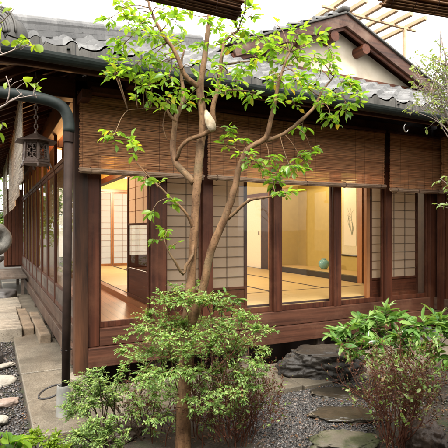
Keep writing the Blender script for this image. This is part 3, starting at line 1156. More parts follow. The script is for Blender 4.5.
def gutter_profile(m, a, b, r=0.062):
    a, b = Vector(a), Vector(b)
    d = (b - a).normalized()
    s = Vector((d.y, -d.x, 0))
    vs, fs = [], []
    n = 10
    L = (b - a).length
    k = max(2, int(L / 0.5))
    for i in range(k + 1):
        p = a + d * (L * i / k)
        p.z += 0.004 * math.sin(i * 1.9)
        for j in range(n + 1):
            an = math.pi + math.pi * j / n
            vs.append(p + s * (r * math.cos(an)) + Vector((0, 0, r * math.sin(an))))
        for j in range(n + 1):
            an = 2 * math.pi - math.pi * j / n
            vs.append(p + s * ((r - 0.006) * math.cos(an)) + Vector((0, 0, (r - 0.006) * math.sin(an))))
    w = 2 * (n + 1)
    for i in range(k):
        for j in range(w):
            fs.append((i * w + j, i * w + (j + 1) % w, (i + 1) * w + (j + 1) % w, (i + 1) * w + j))
    fs.append(tuple(range(w)))
    fs.append(tuple(range(k * w, k * w + w))[::-1])
    m.add(vs, fs)


gutter_profile(g, (XE - 0.06, YE - 0.055, 2.85), (XV - 0.02, YE - 0.055, 2.845), 0.068)
gu = g.build('gutter', 'patina', rf, smooth=False)
g = MB()
gutter_profile(g, (XE - 0.055, YE - 0.04, 2.848), (XE - 0.055, 14.9, 2.845), 0.068)
g.build('gutter', 'patina', rf)
for k in range(6):
    x = 0.55 + k * 0.9
    MB().box(x - 0.012, x + 0.012, YE - 0.05, YE + 0.05, 2.918, 2.926).build('gutter_bracket', 'patina', rf)
dp = MB()
pp = [(-0.16, 3.84, 2.80, .05), (-0.15, 3.84, 2.62, .05), (-0.06, 3.845, 2.535, .046), (0.18, 3.85, 2.52, .044), (0.40, 3.85, 2.505, .044), (0.52, 3.85, 2.45, .044), (0.556, 3.85, 2.34, .044), (0.556, 3.85, 2.27, .044)]
sp = spline(pp, 0.03)
dp.tube([p[:3] for p in sp], [p[3] for p in sp], 14)
dpo = dp.build('downpipe', 'patina', rf, smooth=True)
MB().tube([(0.556, 3.85, 2.30), (0.554, 3.85, 2.19)], 0.040, 14).build('pipe_collar', 'pipe_brown', rf)
MB().tube([(0.554, 3.85, 2.19), (0.532, 3.85, 0.20)], 0.033, 14).build('lower_downpipe', 'pipe_brown', rf, smooth=True)
MB().tube([(0.50, 3.86, 0.54), (0.534, 3.815, 0.545), (0.575, 3.86, 0.54), (0.535, 3.90, 0.535), (0.50, 3.86, 0.54)], 0.007, 6).build('pipe_strap', 'wire', rf)

# ---- upper gable
YG, XP, ZP, SG = 5.62, 4.97, 4.86, 0.415
gw = MB()
gw.add([(3.2, 5.88, 3.3), (6.9, 5.88, 3.3), (6.9, 5.88, ZP - 0.15 - SG * 1.93), (XP, 5.88, ZP - 0.15), (3.2, 5.88, ZP - 0.15 - SG * 1.77),
        (3.2, 5.96, 3.3), (6.9, 5.96, 3.3), (6.9, 5.96, ZP - 0.15 - SG * 1.93), (XP, 5.96, ZP - 0.15), (3.2, 5.96, ZP - 0.15 - SG * 1.77)],
       [(0, 1, 2, 3, 4), (9, 8, 7, 6, 5), (0, 5, 6, 1), (1, 6, 7, 2), (2, 7, 8, 3), (3, 8, 9, 4), (4, 9, 5, 0)])
gable = gw.build('gable_wall', 'plaster', H)
box('gable_beam', 'redX', gable, 3.25, 6.85, 5.82, 5.875, 3.90, 3.99, bevel=0.005)
box('gable_post', 'redZ', gable, 3.55, 3.66, 5.82, 5.874, 3.995, 4.35, bevel=0.005)
for s in (-1, 1):
    HW = 1.98 if s < 0 else 2.12
    e = (XP + s * HW, ZP - SG * HW)
    m = MB()
    slab_poly(m, [(XP, YG, ZP), (XP, 11, ZP), (e[0], 11, e[1]), (e[0], YG, e[1])] if s < 0 else [(XP, 11, ZP), (XP, YG, ZP), (e[0], YG, e[1]), (e[0], 11, e[1])], 0.05)
    up = m.build('upper_roof', 'woodX', H)
    MB().bar((XP - s * 0.035, YG + 0.02 + 0.001 * s, ZP - 0.10 + 0.015), (e[0], YG + 0.02, e[1] - 0.09), 0.045, 0.16).build('barge_board', 'barge', up, bevel=0.005)
    MB().bar((XP - s * 0.03, YG + 0.06 + 0.001 * s, ZP - 0.17 + 0.012), (e[0], YG + 0.06, e[1] - 0.17), 0.03, 0.12).build('barge_trim', 'woodX', up, bevel=0.004)
    MB().bar((XP + s * 0.01, YG + 0.01, ZP + 0.02), (e[0], YG + 0.01, e[1] + 0.02), 0.09, 0.028).build('verge_tiles', 'tile_dark', up, bevel=0.006)
    # tiles of the upper roof run down the slope
    tile_field('upper_roof_tiles', 'tile', up, (YG + 0.03, 11), HW, lambda a, t_, s=s, HW=HW: (XP + s * (HW - t_), a), lambda x, y: x > -99, z0=e[1] + 0.05, slope=SG)
box('ridge_cap', 'tile_dark', H, XP - 0.08, XP + 0.08, YG - 0.02, 11, ZP + 0.05, ZP + 0.13, bevel=0.03)
for x, z in ((4.12, 4.30), (4.76, 4.49), (5.40, 4.40)):
    MB().tube([(x, 5.64, z), (x, 5.90, z)], [0.085, 0.088], 10).build('purlin_end', 'redY', gable, smooth=False)
# ---- corner hook and lantern hook
MB().tube([P(406, 128 + 0, 5.35) + np.array([0.035 * math.cos(a), 0.0, 0.045 * math.sin(a)]) for a in np.linspace(1.6, 5.9, 14)], 0.006, 6).build('gutter_hook', 'steel_hook', rf, smooth=True)
# ------------------------------------------------------------------ side wing on the right
wing = thing('house_wing', (6.4, 3.2, 0), 'dark panelled side wing meeting the right end of the tea house', 'house')
W = wing
XW = 5.90
for y in (4.62, 3.7, 2.78, 1.86):
    box('post', 'woodZ', W, XW - 0.05, XW + 0.07, y - 0.06, y + 0.06, 0.05, 2.78, bevel=0.006)
box('sill', 'beamY', W, XW - 0.045, XW + 0.055, 1.2, 4.742, 0.315, ZF, bevel=0.006)
box('ground_beam', 'beamY', W, XW - 0.075, XW + 0.052, 1.2, 4.712, 0.11, 0.312, bevel=0.008)
box('lintel', 'woodY', W, XW - 0.045, XW + 0.055, 1.2, 4.742, 2.302, 2.42, bevel=0.006)
box('eave_beam', 'woodY', W, XW - 0.09, XW + 0.08, 1.2, 4.71, 2.785, 2.96, bevel=0.006)
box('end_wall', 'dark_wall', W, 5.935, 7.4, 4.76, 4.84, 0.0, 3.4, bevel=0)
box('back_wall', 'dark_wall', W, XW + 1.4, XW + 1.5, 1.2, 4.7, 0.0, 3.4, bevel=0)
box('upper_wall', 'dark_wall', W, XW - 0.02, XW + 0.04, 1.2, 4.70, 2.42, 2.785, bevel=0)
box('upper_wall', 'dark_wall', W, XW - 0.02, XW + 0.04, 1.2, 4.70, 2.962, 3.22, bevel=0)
box('floor', 'boards', W, XW + 0.06, XW + 1.4, 1.2, 4.7, 0.42, 0.48, bevel=0)
box('ceiling', 'dark_wall', W, XW - 0.0, XW + 1.5, 1.2, 4.7, 2.97, 3.02, bevel=0)
for y0, y1 in ((3.765, 4.555), (2.845, 3.635), (1.925, 2.715)):
    fr = MB()
    for a in (y0, y1 - 0.04):
        fr.box(XW - 0.02, XW + 0.02, a, a + 0.04, 0.492, 2.30)
    for z in (0.492, 1.02, 2.25):
        fr.box(XW - 0.019, XW + 0.019, y0 + 0.04, y1 - 0.04, z, z + 0.05)
    d = fr.build('sliding_door', 'redZ', W, bevel=0.003)
    MB().box(XW - 0.008, XW + 0.006, y0 + 0.04, y1 - 0.04, 0.542, 1.02).build('lower_panel', 'woodZ', d)
    MB().add([(XW, y0 + .04, 1.07), (XW, y1 - .04, 1.07), (XW, y1 - .04, 2.25), (XW, y0 + .04, 2.25)], [(0, 3, 2, 1)]).build('pane', 'glass', d)
rw = MB()
tw = 3.0
slab_poly(rw, [(XV, 0.6, zr(0)), (XV + tw, 0.6, zr(tw)), (XV + tw, YE + tw, zr(tw)), (XV, YE, zr(0))])
rwo = rw.build('roof', 'woodX', W)
tile_field('roof_tiles', 'tile', rwo, (0.6, 7.0), tw, lambda a, s: (XV + s, a), lambda x, y: y - YE < (x - XV) + 0.02)
g = MB()
gutter_profile(g, (XV - 0.045, YE - 0.12, 2.845), (XV - 0.045, 0.7, 2.848), 0.068)
g.build('gutter', 'patina', rwo)
for k in range(9):
    y = 1.0 + k * 0.31
    MB().bar((XV + 0.06, y, ZE - 0.135), (6.0, y, ZE - 0.135 + SL * 0.86), 0.05, 0.055).build('rafter', 'woodX', rwo, bevel=0.003)

# ------------------------------------------------------------------ reed blinds


def blind(name, axis, a0, a1, c, z0, z1, label, group, mats=('reedX', 'reed_rollX'), pitch=0.0064, r=0.0032, roll=0.030, scal=0.0, seg=0.30, rollsag=0.006):
    """a hanging blind of split reeds: the rods, the bindings and the rolled lower edge"""
    mid = (a0 + a1) / 2
    root = thing(name, (mid, c, z1) if axis == 'X' else (c, mid, z1), label, 'blind', group)
    vs, fs = [], []
    n = int((z1 - z0) / pitch)
    L = a1 - a0
    ns = max(3, int(L / seg))
    for i in range(n):
        z = z0 + i * pitch
        ph = random.random() * 6
        rr = r * random.uniform(0.72, 1.15)
        e0, e1 = random.uniform(-0.006, 0.006), random.uniform(-0.006, 0.006)
        o = len(vs)
        for s in range(ns + 1):
            x = a0 + e0 + (L + e1 - e0) * s / ns
            zz = z + 0.0015 * math.sin(x * 2.1 + ph) + random.gauss(0, 0.0006) + 0.006 * math.sin(x * 1.3 + 0.5)
            yy = c + 0.0012 * math.sin(x * 3.3 + ph) + 0.005 * math.sin(x * 1.7 + z * 3)
            for k in range(5):
                an = k * 2 * math.pi / 5 + ph
                p = (x, yy + rr * math.cos(an), zz + rr * math.sin(an))
                vs.append(p if axis == 'X' else (p[1], p[0], p[2]))
        for s in range(ns):
            for k in range(5):
                a, b = o + s * 5 + k, o + s * 5 + (k + 1) % 5
                fs.append((a, b, b + 5, a + 5))
    m = MB()
    m.v, m.f = vs, fs
    m.build('reed_panel', mats[0], root, smooth=True)
    # bindings
    b = MB()
    k = max(2, int(L / 0.16))
    for i in range(k + 1):
        x = a0 + 0.03 + (L - 0.06) * i / k
        zz = z0
        pts = []
        while zz < z1:
            yy = c - 0.0045 + 0.005 * math.sin(x * 1.7 + zz * 3)
            pts.append((x, yy, zz) if axis == 'X' else (yy, x, zz))
            zz += 0.05
        b.tube(pts, 0.0014, 4, cap=False)
    b.build('binding', 'cord', root)
    if roll:
        m = MB()
        # rolled-up edge: a spiral bundle of reeds
        nr = 26
        for i in range(nr):
            an = i * 2.4
            rad = roll * math.sqrt((i + 0.5) / nr)
            pts = []
            e0, e1 = random.uniform(-0.012, 0.012), random.uniform(-0.012, 0.012)
            for s in range(ns + 1):
                x = a0 + e0 + (L + e1 - e0) * s / ns
                zz = z0 - roll * 0.75 + rad * math.sin(an) * 0.85 + 0.006 * math.sin(x * 1.3 + 0.5) - rollsag * math.sin(math.pi * s / ns) + random.gauss(0, 0.0015)
                yy = c - roll * 0.5 + rad * math.cos(an)
                pts.append((x, yy, zz) if axis == 'X' else (yy, x, zz))
            m.tube(pts, 0.0052, 5)
        m.build('rolled_edge', mats[1], root, smooth=True)
        m = MB()
        for i in range(max(2, int(L / 0.6)) + 1):
            x = a0 + 0.1 + (L - 0.2) * i / max(2, int(L / 0.6))
            pts = []
            for an in np.linspace(0, 6.28, 12):
                y_, z_ = c - roll * 0.5 + (roll + 0.006) * math.cos(an), z0 - roll * 0.75 - rollsag * math.sin(math.pi * (x - a0) / L) + 0.006 * math.sin(x * 1.3 + 0.5) + (roll + 0.004) * math.sin(an)
                pts.append((x, y_, z_) if axis == 'X' else (y_, x, z_))
            m.tube(pts, 0.003, 5, cap=False)
        m.build('tie_cord', 'cord', root)
    top = (a0 - 0.02, a1 + 0.02, c - 0.014, c + 0.014, z1, z1 + 0.03)
    if axis != 'X':
        top = (c - 0.014, c + 0.014, a0 - 0.02, a1 + 0.02, z1, z1 + 0.03)
    box('head_rail', 'wood' + axis, root, *top, bevel=0.003)
    return root


YB = 4.62
GB = 'reed blinds hung under the front eave'
blind('reed_blind', 'X', 0.765, 2.065, YB, 2.085, 2.80, 'brown reed blind hung nearest the downpipe, in front of the board-floored veranda', GB)
blind('reed_blind', 'X', 2.12, 4.735, YB - 0.01, 2.09, 2.80, 'wide brown reed blind hung in front of the ochre alcove room', GB)
blind('reed_blind', 'X', 4.845, 5.86, YB - 0.005, 2.055, 2.80, 'short brown reed blind hung in front of the lattice screen by the inner corner', GB)
blind('reed_blind', 'Y', 2.6, 4.50, 5.72, 2.05, 2.80, 'brown reed blind hung before the dark panelled side wing', GB, ('reedY', 'reed_pale'))
GS = 'weathered blinds along the side eave'
side = [(4.95, 5.65, 1.98), (5.78, 6.9, 1.87), (7.05, 8.3, 1.83), (8.45, 9.8, 1.83), (9.95, 11.4, 1.80), (11.6, 13.2, 1.8)]
words = ['narrow grey weathered blind on the side eave, nearest the hanging lantern', 'grey weathered blind on the side eave, second behind the hanging lantern',
         'grey weathered blind on the side eave, third behind the hanging lantern', 'grey weathered blind on the side eave, fourth behind the hanging lantern',
         'grey weathered blind on the side eave, last but one before the shutter closet', 'grey weathered blind on the side eave, nearest the shutter closet']
for (a0, a1, z0), wd in zip(side, words):
    blind('eave_blind', 'Y', a0, a1, 0.30 + 0.02 * math.sin(a0), z0, 2.96, wd, GS, ('reed_pale', 'reed_pale'), 0.0105, 0.0060, 0.0)

# ------------------------------------------------------------------ house opposite (where one stands), with rolled blinds at its eave
opp = thing('opposite_house', (0.5, -2.5, 0), 'dark wooden house facing the tea house across the garden', 'house')
for k in range(7):
    x = -6 + k * 2.0
    box('post', 'woodZ', opp, x - 0.06, x + 0.06, -1.66, -1.54, 0.0, 2.9, bevel=0.005)
    if k < 6:
        box('wall_panel', 'woodZ' if k % 2 else 'greyZ', opp, x + 0.065, x + 1.935, -1.65, -1.60, 0.0, 2.85, bevel=0)
m = MB()
slab_poly(m, [(-7, 0.78, 2.62), (7, 0.78, 2.62), (7, -5, 3.9), (-7, -5, 3.9)], 0.08)
m.build('roof', 'tile_dark', opp)
for k in range(22):
    x = -6.6 + k * 0.62
    MB().bar((x, 0.70, 2.51), (x, -1.6, 3.02), 0.05, 0.06).build('rafter', 'woodY', opp, bevel=0.003)
box('eave_pole', 'woodX', opp, -6.5, 6.5, 0.80, 0.86, 2.50, 2.56, bevel=0.01)


def rolled(name, a, b, rad, label, sway=0.0):
    """a blind rolled up and tied under the opposite eave"""
    a, b = np.array(a), np.array(b)
    root = thing(name, (a + b) / 2, label, 'blind', 'rolled blinds overhead at the near eave')
    d = unit(b - a)
    s = unit(np.cross(d, [0, 0, 1]))
    u = np.cross(s, d)
    m = MB()
    for i in range(64):
        an = i * 2.39996
        rr = rad * math.sqrt((i + 0.5) / 64)
        e0, e1 = random.uniform(-0.006, 0.006), random.uniform(-0.006, 0.006)
        off = s * rr * math.cos(an) * 0.8 + u * rr * math.sin(an) * 1.15
        m.tube([a + d * e0 + off, (a + b) / 2 + off + rv(0.0008), b + d * e1 + off], 0.0042, 5)
    m.build('rolled_reeds', 'reed_dark', root, smooth=True)
    L = np.linalg.norm(b - a)
    for k in range(int(L / 0.09) + 1):
        c = a + d * (0.02 + k * 0.09)
        m = MB()
        m.tube([c + s * (rad + .003) * 0.8 * math.cos(t) + u * (rad + .003) * 1.15 * math.sin(t) for t in np.linspace(0, 6.283, 14)], 0.0012, 4, cap=False)
        m.build('binding', 'cord', root)
    for f in (0.2, 0.8):
        c = a + (b - a) * f
        MB().tube([c + u * rad, (c[0], 0.83, 2.50)], 0.004, 5).build('hanging_cord', 'cord', root)


e = P(238, 6, 1.36)
rolled('rolled_blind', e + np.array([-1.9, 0.0, 0.0]), e, 0.034, 'rolled brown reed blind tied overhead, its end above the garden tree')
e = P(384, -9, 1.55)
rolled('rolled_blind', e, e + np.array([1.9, -0.28, 0.03]), 0.042, 'rolled dark reed blind tied overhead, in front of the tiled side wing')

# ------------------------------------------------------------------ things on and in the house
# hanging bronze lantern
lc = P(36, 152, 4.2)
lan = thing('hanging_lantern', lc, 'bronze openwork lantern hanging on a chain from the eave corner', 'lantern')


def ring6(r, z, rot=0.0):
    return [(lc[0] + r * math.cos(k * math.pi / 3 + rot), lc[1] + r * math.sin(k * math.pi / 3 + rot), lc[2] + z) for k in range(6)]


ROT = R(63.3 + 30)
m = MB()
lev = [(0.195, 0.085), (0.188, 0.094), (0.12, 0.118), (0.06, 0.15), (0.022, 0.165), (0.018, 0.185)]
vs = []
for r, z in lev:
    vs += ring6(r, z, ROT)
fs = [tuple(range(5, -1, -1))]
for i in range(len(lev) - 1):
    for k in range(6):
        fs.append((i * 6 + k, i * 6 + (k + 1) % 6, i * 6 + 6 + (k + 1) % 6, i * 6 + 6 + k))
fs.append(tuple(range(len(vs) - 6, len(vs))))
m.add(vs, fs)
m.build('lantern_roof', 'iron', lan, bevel=0.003)
m = MB()
top, bot = ring6(0.105, 0.085, ROT), ring6(0.118, -0.085, ROT)
for k in range(6):
    m.bar(top[k], bot[k], 0.016, 0.016)
    m.bar(top[k], top[(k + 1) % 6], 0.014, 0.02)
    m.bar(bot[k], bot[(k + 1) % 6], 0.014, 0.022)
m.build('lantern_frame', 'iron', lan, bevel=0.002)
for k in range(6):
    a, b, c, d = [np.array(q) for q in (bot[k], bot[(k + 1) % 6], top[(k + 1) % 6], top[k])]

    def f2(s, t):
        return (a * (1 - s) + b * s) * (1 - t) + (d * (1 - s) + c * s) * t
    m = MB()
    for sx, sy, rr in ((0.3, 0.3, .13), (0.5, 0.5, .15), (0.7, 0.72, .13), (0.28, 0.7, .12), (0.72, 0.28, .12), (0.5, 0.85, .09), (0.5, 0.15, .09)):
        m.tube([f2(sx + rr * math.cos(t), sy + rr * math.sin(t)) for t in np.linspace(0.4, 5.4, 12)], 0.0045, 5)
    for s0, t0, s1, t1 in ((.1, .12, .9, .12), (.1, .88, .9, .88), (.12, .1, .12, .9), (.88, .1, .88, .9), (.12, .5, .4, .5), (.6, .5, .88, .5)):
        m.bar(f2(s0, t0), f2(s1, t1), 0.008, 0.006, (0, 0, 1) if t0 == t1 else (1, 0.3, 0))
    m.build('openwork_panel', 'iron', lan)
m = MB()
lev = [(0.122, -0.098), (0.135, -0.105), (0.135, -0.115), (0.10, -0.12)]
vs = []
for r, z in lev:
    vs += ring6(r, z, ROT)
fs = [tuple(range(5, -1, -1))[::-1]]
for i in range(3):
    for k in range(6):
        fs.append((i * 6 + k, i * 6 + 6 + k, i * 6 + 6 + (k + 1) % 6, i * 6 + (k + 1) % 6))
fs.append(tuple(range(18, 24))[::-1])
m.add(vs, fs)
m.build('lantern_base', 'iron', lan)
for p in ring6(0.125, -0.115, ROT):
    MB().tube([p, (p[0] * 1.0 + (p[0] - lc[0]) * 0.12, p[1] + (p[1] - lc[1]) * 0.12, p[2] - 0.028)], [0.012, 0.008], 6).build('foot', 'iron', lan)
m = MB()
z = lc[2] + 0.19
k = 0
while z < 2.92:
    a = ROT + (k % 2) * math.pi / 2
    m.tube([(lc[0] + 0.016 * math.cos(t) * math.cos(a), lc[1] + 0.016 * math.cos(t) * math.sin(a), z + 0.026 * math.sin(t)) for t in np.linspace(0, 6.283, 11)], 0.0045, 5, cap=False)
    z += 0.042
    k += 1
m.build('chain', 'iron', lan, smooth=True)

# lit paper lamp in the side veranda
lp = np.array([0.90, 7.3, 2.57])
lamp = thing('wall_lamp', lp, 'small lit orange paper lamp behind the side doors', 'lamp')
MB().box(lp[0] - .045, lp[0] + .045, lp[1] - .045, lp[1] + .045, lp[2] - .11, lp[2] + .11).build('lamp_shade', 'lamp_paper', lamp, bevel=0.004)
m = MB()
for sx in (-1, 1):
    for sy in (-1, 1):
        m.box(lp[0] + sx * .052 - .005, lp[0] + sx * .052 + .005, lp[1] + sy * .052 - .005, lp[1] + sy * .052 + .005, lp[2] - .13, lp[2] + .13)
m.box(lp[0] - .058, lp[0] + .058, lp[1] - .058, lp[1] + .058, lp[2] + .132, lp[2] + .15)
m.tube([(lp[0], lp[1], lp[2] + .15), (lp[0], lp[1], 2.98)], 0.006, 6)
m.build('lamp_frame', 'redZ', lamp)
# ceiling lamp of the room
cl = np.array([3.7, 7.2, 2.72])
lamp2 = thing('ceiling_lamp', cl, 'square lit paper lamp under the ceiling of the tatami room', 'lamp')
MB().box(cl[0] - .25, cl[0] + .25, cl[1] - .25, cl[1] + .25, 2.70, 2.84).build('lamp_shade', 'lamp_white', lamp2, bevel=0.004)
m = MB()
for s in (-1, 1):
    m.box(cl[0] - .28, cl[0] + .28, cl[1] + s * .265 - .012, cl[1] + s * .265 + .012, 2.69, 2.85)
    m.box(cl[0] + s * .265 - .012, cl[0] + s * .265 + .012, cl[1] - .25, cl[1] + .25, 2.69, 2.85)
m.tube([(cl[0], cl[1], 2.85), (cl[0], cl[1], 2.98)], 0.01, 6)
m.build('lamp_frame', 'honeyX', lamp2)
# unseen twin, added as a body for the fill light in the room behind
lamp4 = lamp2.copy()
C.objects.link(lamp4)
lamp4.location = (3.0, 10.5, 2.72)
lamp4['label'] = 'added unseen paper lamp brightening the far back room'
for ch in list(lamp2.children):
    c_ = ch.copy()
    C.objects.link(c_)
    c_.parent = lamp4
# alcove lamp
al = np.array([6.2, 7.6, 2.9])
lamp3 = thing('alcove_lamp', al, 'small lit lamp hidden above the alcove with the hanging scroll', 'lamp')
MB().box(6.10, 6.30, 7.3, 7.9, 2.90, 2.94).build('lamp_tube', 'lamp_white', lamp3, bevel=0.004)
MB().box(6.08, 6.32, 7.28, 7.92, 2.945, 2.975).build('lamp_holder', 'honeyY', lamp3, bevel=0.003)

# vase in the alcove
vb = np.array([6.20, 7.70, 0.661])
vz = thing('vase', vb, 'round celadon green vase standing on the alcove floor', 'vase')
prof = [(0.035, 0), (0.05, 0.004), (0.085, 0.04), (0.108, 0.09), (0.112, 0.125), (0.098, 0.165), (0.066, 0.193), (0.045, 0.203), (0.042, 0.212), (0.055, 0.222), (0.050, 0.226), (0.034, 0.212), (0.030, 0.19)]
MB().lathe(prof, 28, vb).build('vase_body', 'celadon', vz, smooth=True)
# hanging scroll
sc = np.array([6.49, 7.2, 1.6])
scr = thing('hanging_scroll', (6.49, 7.2, 0.95), 'long pale hanging scroll with faint ink plants on the ochre wall', 'scroll')
MB().box(6.480, 6.486, 6.98, 7.46, 0.98, 2.7).build('mount', simple('scroll_silk', (0.55, 0.50, 0.33), (0.62, 0.57, 0.40), 60, 0.7), scr)
MB().box(6.474, 6.478, 7.045, 7.395, 1.16, 2.45).build('picture', 'scroll_paper', scr)
MB().tube([(6.472, 6.95, 0.965), (6.472, 7.49, 0.965)], 0.016, 10).build('roller', 'black_lacquer', scr)
m = MB()
for k in range(7):
    y0, z0 = 7.15 + 0.02 * random.random(), 1.35 + 0.1 * random.random()
    pts = [(6.4715, y0, z0), (6.4715, y0 + random.uniform(-.06, .12), z0 + random.uniform(.15, .3)), (6.4715, y0 + random.uniform(-.08, .18), z0 + random.uniform(.3, .6))]
    sp = spline([(*p, 0.004) for p in pts], 0.02)
    m.tube([p[:3] for p in sp], [0.0045 * (1 - i / len(sp)) + 0.001 for i in range(len(sp))], 4)
m.build('ink_drawing', simple('grey_green_ink', (0.30, 0.34, 0.26), (0.40, 0.43, 0.34), 20), scr)
# low stool in the back room, seen through the screen's glass
st = thing('low_stool', (2.25, 7.4, ZR), 'low dark wooden stool on the tatami behind the half glass screen', 'stool')
MB().box(2.02, 2.48, 7.15, 7.65, ZR + 0.26, ZR + 0.31).build('seat', 'woodX', st, bevel=0.02)
for sx in (2.06, 2.42):
    for sy in (7.19, 7.59):
        MB().box(sx - .02, sx + .04, sy - .02, sy + .02, ZR + 0.002, ZR + 0.26).build('leg', 'woodZ', st, bevel=0.006)
MB().box(2.04, 2.46, 7.60, 7.64, ZR + 0.31, ZR + 0.52).build('backrest', 'woodX', st, bevel=0.012)

# ------------------------------------------------------------------ stones and masonry
rock('step_stone', 'rock_wet', (3.03, 3.80, 0.10), (0.44, 0.27, 0.27), 'large wet black boulder forming a step below the sliding doors', 'boulder', 5, 0.58, 0.30, R(-24), sub=6, crag=0.13)
sp3 = G(346, 394)
GSS = 'flat stepping stones leading to the boulder'
rock('stepping_stone', 'rock_step', (sp3[0], sp3[1], 0.0), (0.30, 0.15, 0.06), 'flat wet brown stepping stone lying nearest the big black boulder', 'stone', 8, 0.3, 0.28, R(-28), GSS, 5, crag=0.12)
sp3 = G(344, 416)
rock('stepping_stone', 'rock_step', (sp3[0], sp3[1], 0.0), (0.275, 0.15, 0.075), 'wet brown stepping stone with pale front edge, between flat and mossy ones', 'stone', 12, 0.3, 0.28, R(-25), GSS, 5, crag=0.12)
sp3 = G(345, 441)
rock('stepping_stone', 'rock_moss', (sp3[0], sp3[1], 0.0), (0.25, 0.17, 0.075), 'stepping stone overgrown with green moss, beside the red twig bush', 'stone', 21, 0.3, 0.28, R(-20), GSS, 5, crag=0.15)
p = G(425, 446)
rock('garden_rock', 'rock_brown', (p[0], p[1], 0.05), (0.13, 0.12, 0.16), 'rounded brown rock at the foot of the red twig bush', 'rock', 31, 0, 0.25, sub=5, crag=0.2)
p = G(112, 440)
rock('garden_rock', 'rock_brown', (p[0] + .05, p[1] - 0.02, 0.02), (0.17, 0.12, 0.09), 'low dark rock half hidden under the fine leaved azaleas', 'rock', 37, 0, 0.3, sub=5, crag=0.25)
GL = 'small stones in the gravel by the path'
p = G(0, 383)
rock('flat_stone', 'rock_pale', (p[0], p[1] + .02, 0.01), (0.15, 0.17, 0.05), 'round pale flat stone in the gravel left of the path', 'stone', 41, 0.3, 0.12, 0, GL)
p = G(3, 367)
rock('flat_stone', 'rock_pale', (p[0], p[1], 0.015), (0.13, 0.055, 0.035), 'slim white stone lying behind the round pale flat one', 'stone', 44, 0.3, 0.3, R(25), GL)
p = G(6, 404)
rock('flat_stone', 'rock_red', (p[0], p[1], 0.01), (0.11, 0.065, 0.05), 'reddish mottled stone lying in the gravel beside the path', 'stone', 48, 0.4, 0.3, R(10), GL)
p = G(1, 421)
rock('flat_stone', 'rock_pale', (p[0], p[1], 0.01), (0.05, 0.07, 0.035), 'small pale stone in front of the reddish mottled one', 'stone', 52, 0.4, 0.25, 0, GL)

GK = 'stone blocks bordering the side path'


def block(x0, x1, y0, y1, z1, mat, label, seed):
    m = MB()
    nx, ny = 8, 20
    top = []
    import bmesh
    bm = bmesh.new()
    bmesh.ops.create_grid(bm, x_segments=nx, y_segments=ny, size=0.5)
    for v in bm.verts:
        v.co = Vector(((x0 + x1) / 2 + v.co.x * (x1 - x0), (y0 + y1) / 2 + v.co.y * (y1 - y0), z1))
    ret = bmesh.ops.extrude_face_region(bm, geom=bm.faces[:])
    for g_ in ret['geom']:
        if isinstance(g_, bmesh.types.BMVert):
            g_.co.z = -0.05
    for v in bm.verts:
        n = mnoise.noise_vector(v.co * 5 + Vector((seed, 0, 0)))
        v.co += Vector((n.x * 0.014, n.y * 0.02, n.z * 0.012 if v.co.z > 0 else 0))
    bmesh.ops.recalc_face_normals(bm, faces=bm.faces[:])
    me = bpy.data.meshes.new('stone_block')
    bm.to_mesh(me)
    bm.free()
    cx, cy = (x0 + x1) / 2, (y0 + y1) / 2
    for v in me.vertices:
        v.co.x -= cx
        v.co.y -= cy
    me.materials.append(M[mat])
    o = bpy.data.objects.new('stone_block', me)
    o.location = (cx, cy, 0)
    C.objects.link(o)
    b = o.modifiers.new('bevel', 'BEVEL')
    b.width = 0.012
    b.segments = 2
    b.limit_method = 'ANGLE'
    b.angle_limit = R(50)
    tag(o, label, 'stone block', GK)


block(0.07, 0.385, 6.85, 8.9, 0.16, 'granite', 'long mottled granite block at the outer edge of the side path', 1)
block(0.40, 0.545, 6.95, 8.7, 0.13, 'sandstone', 'narrow tan stone block lying against the mottled granite block', 4)
block(0.56, 0.70, 6.35, 8.2, 0.145, 'sandstone', 'tan stone block set closest to the side sill of the house', 9)
block(0.05, 0.50, 9.2, 10.4, 0.10, 'granite', 'flat granite paving block between the long blocks and dark boulder', 14)
rock('garden_rock', 'granite_dark', (0.20, 10.8, 0.10), (0.30, 0.32, 0.22), 'squat dark boulder beside the side path before the plank bench', 'rock', 61, 0.5, 0.2)
pb = thing('plank_bench', (0.45, 12.2, 0), 'low pale plank bench below the shutter closet', 'bench')
MB().box(0.10, 0.72, 11.2, 13.6, 0.40, 0.45).build('seat', 'greyY', pb, bevel=0.006)
for x in (0.16, 0.64):
    for y in (11.3, 13.4):
        MB().box(x - .035, x + .035, y - .035, y + .035, 0.0, 0.40).build('leg', 'greyZ', pb, bevel=0.004)

# weathered hollow stone ornament on a pillar at the left
sl = P(-5, 239, 5.3)
orn = thing('stone_lantern', (sl[0], sl[1], 0), 'weathered grey carved stone ring head on a dark stone pillar', 'stone lantern')
m = MB()
ax = unit(np.array([0.55, -0.83, 0.0]))
sx = unit(np.cross(ax, [0, 0, 1]))
vs, fs = [], []
nu, nv = 36, 16
for i in range(nu):
    a = 2 * math.pi * i / nu
    cdir = sx * math.cos(a) + np.array([0, 0, 1]) * math.sin(a)
    for j in range(nv):
        b = 2 * math.pi * j / nv
        p = sl + cdir * (0.115 + 0.075 * math.cos(b)) + ax * (0.10 * math.sin(b))
        n = mnoise.noise(Vector(p * 9)) * 0.012 + mnoise.noise(Vector(p * 30)) * 0.004
        vs.append(p + cdir * n)
for i in range(nu):
    for j in range(nv):
        fs.append((i * nv + j, ((i + 1) % nu) * nv + j, ((i + 1) % nu) * nv + (j + 1) % nv, i * nv + (j + 1) % nv))
m.add(vs, fs)
m.build('carved_head', 'lichen_stone', orn, smooth=True)
m = MB()
m.lathe([(0.085, 0.0), (0.085, 0.08), (0.06, 0.13), (0.05, 0.3), (0.045, 1.0), (0.055, 1.13), (0.10, 1.17), (0.10, sl[2] - 0.18)], 14, (sl[0], sl[1], -0.02))
m.build('pillar', 'granite_dark', orn, smooth=False)

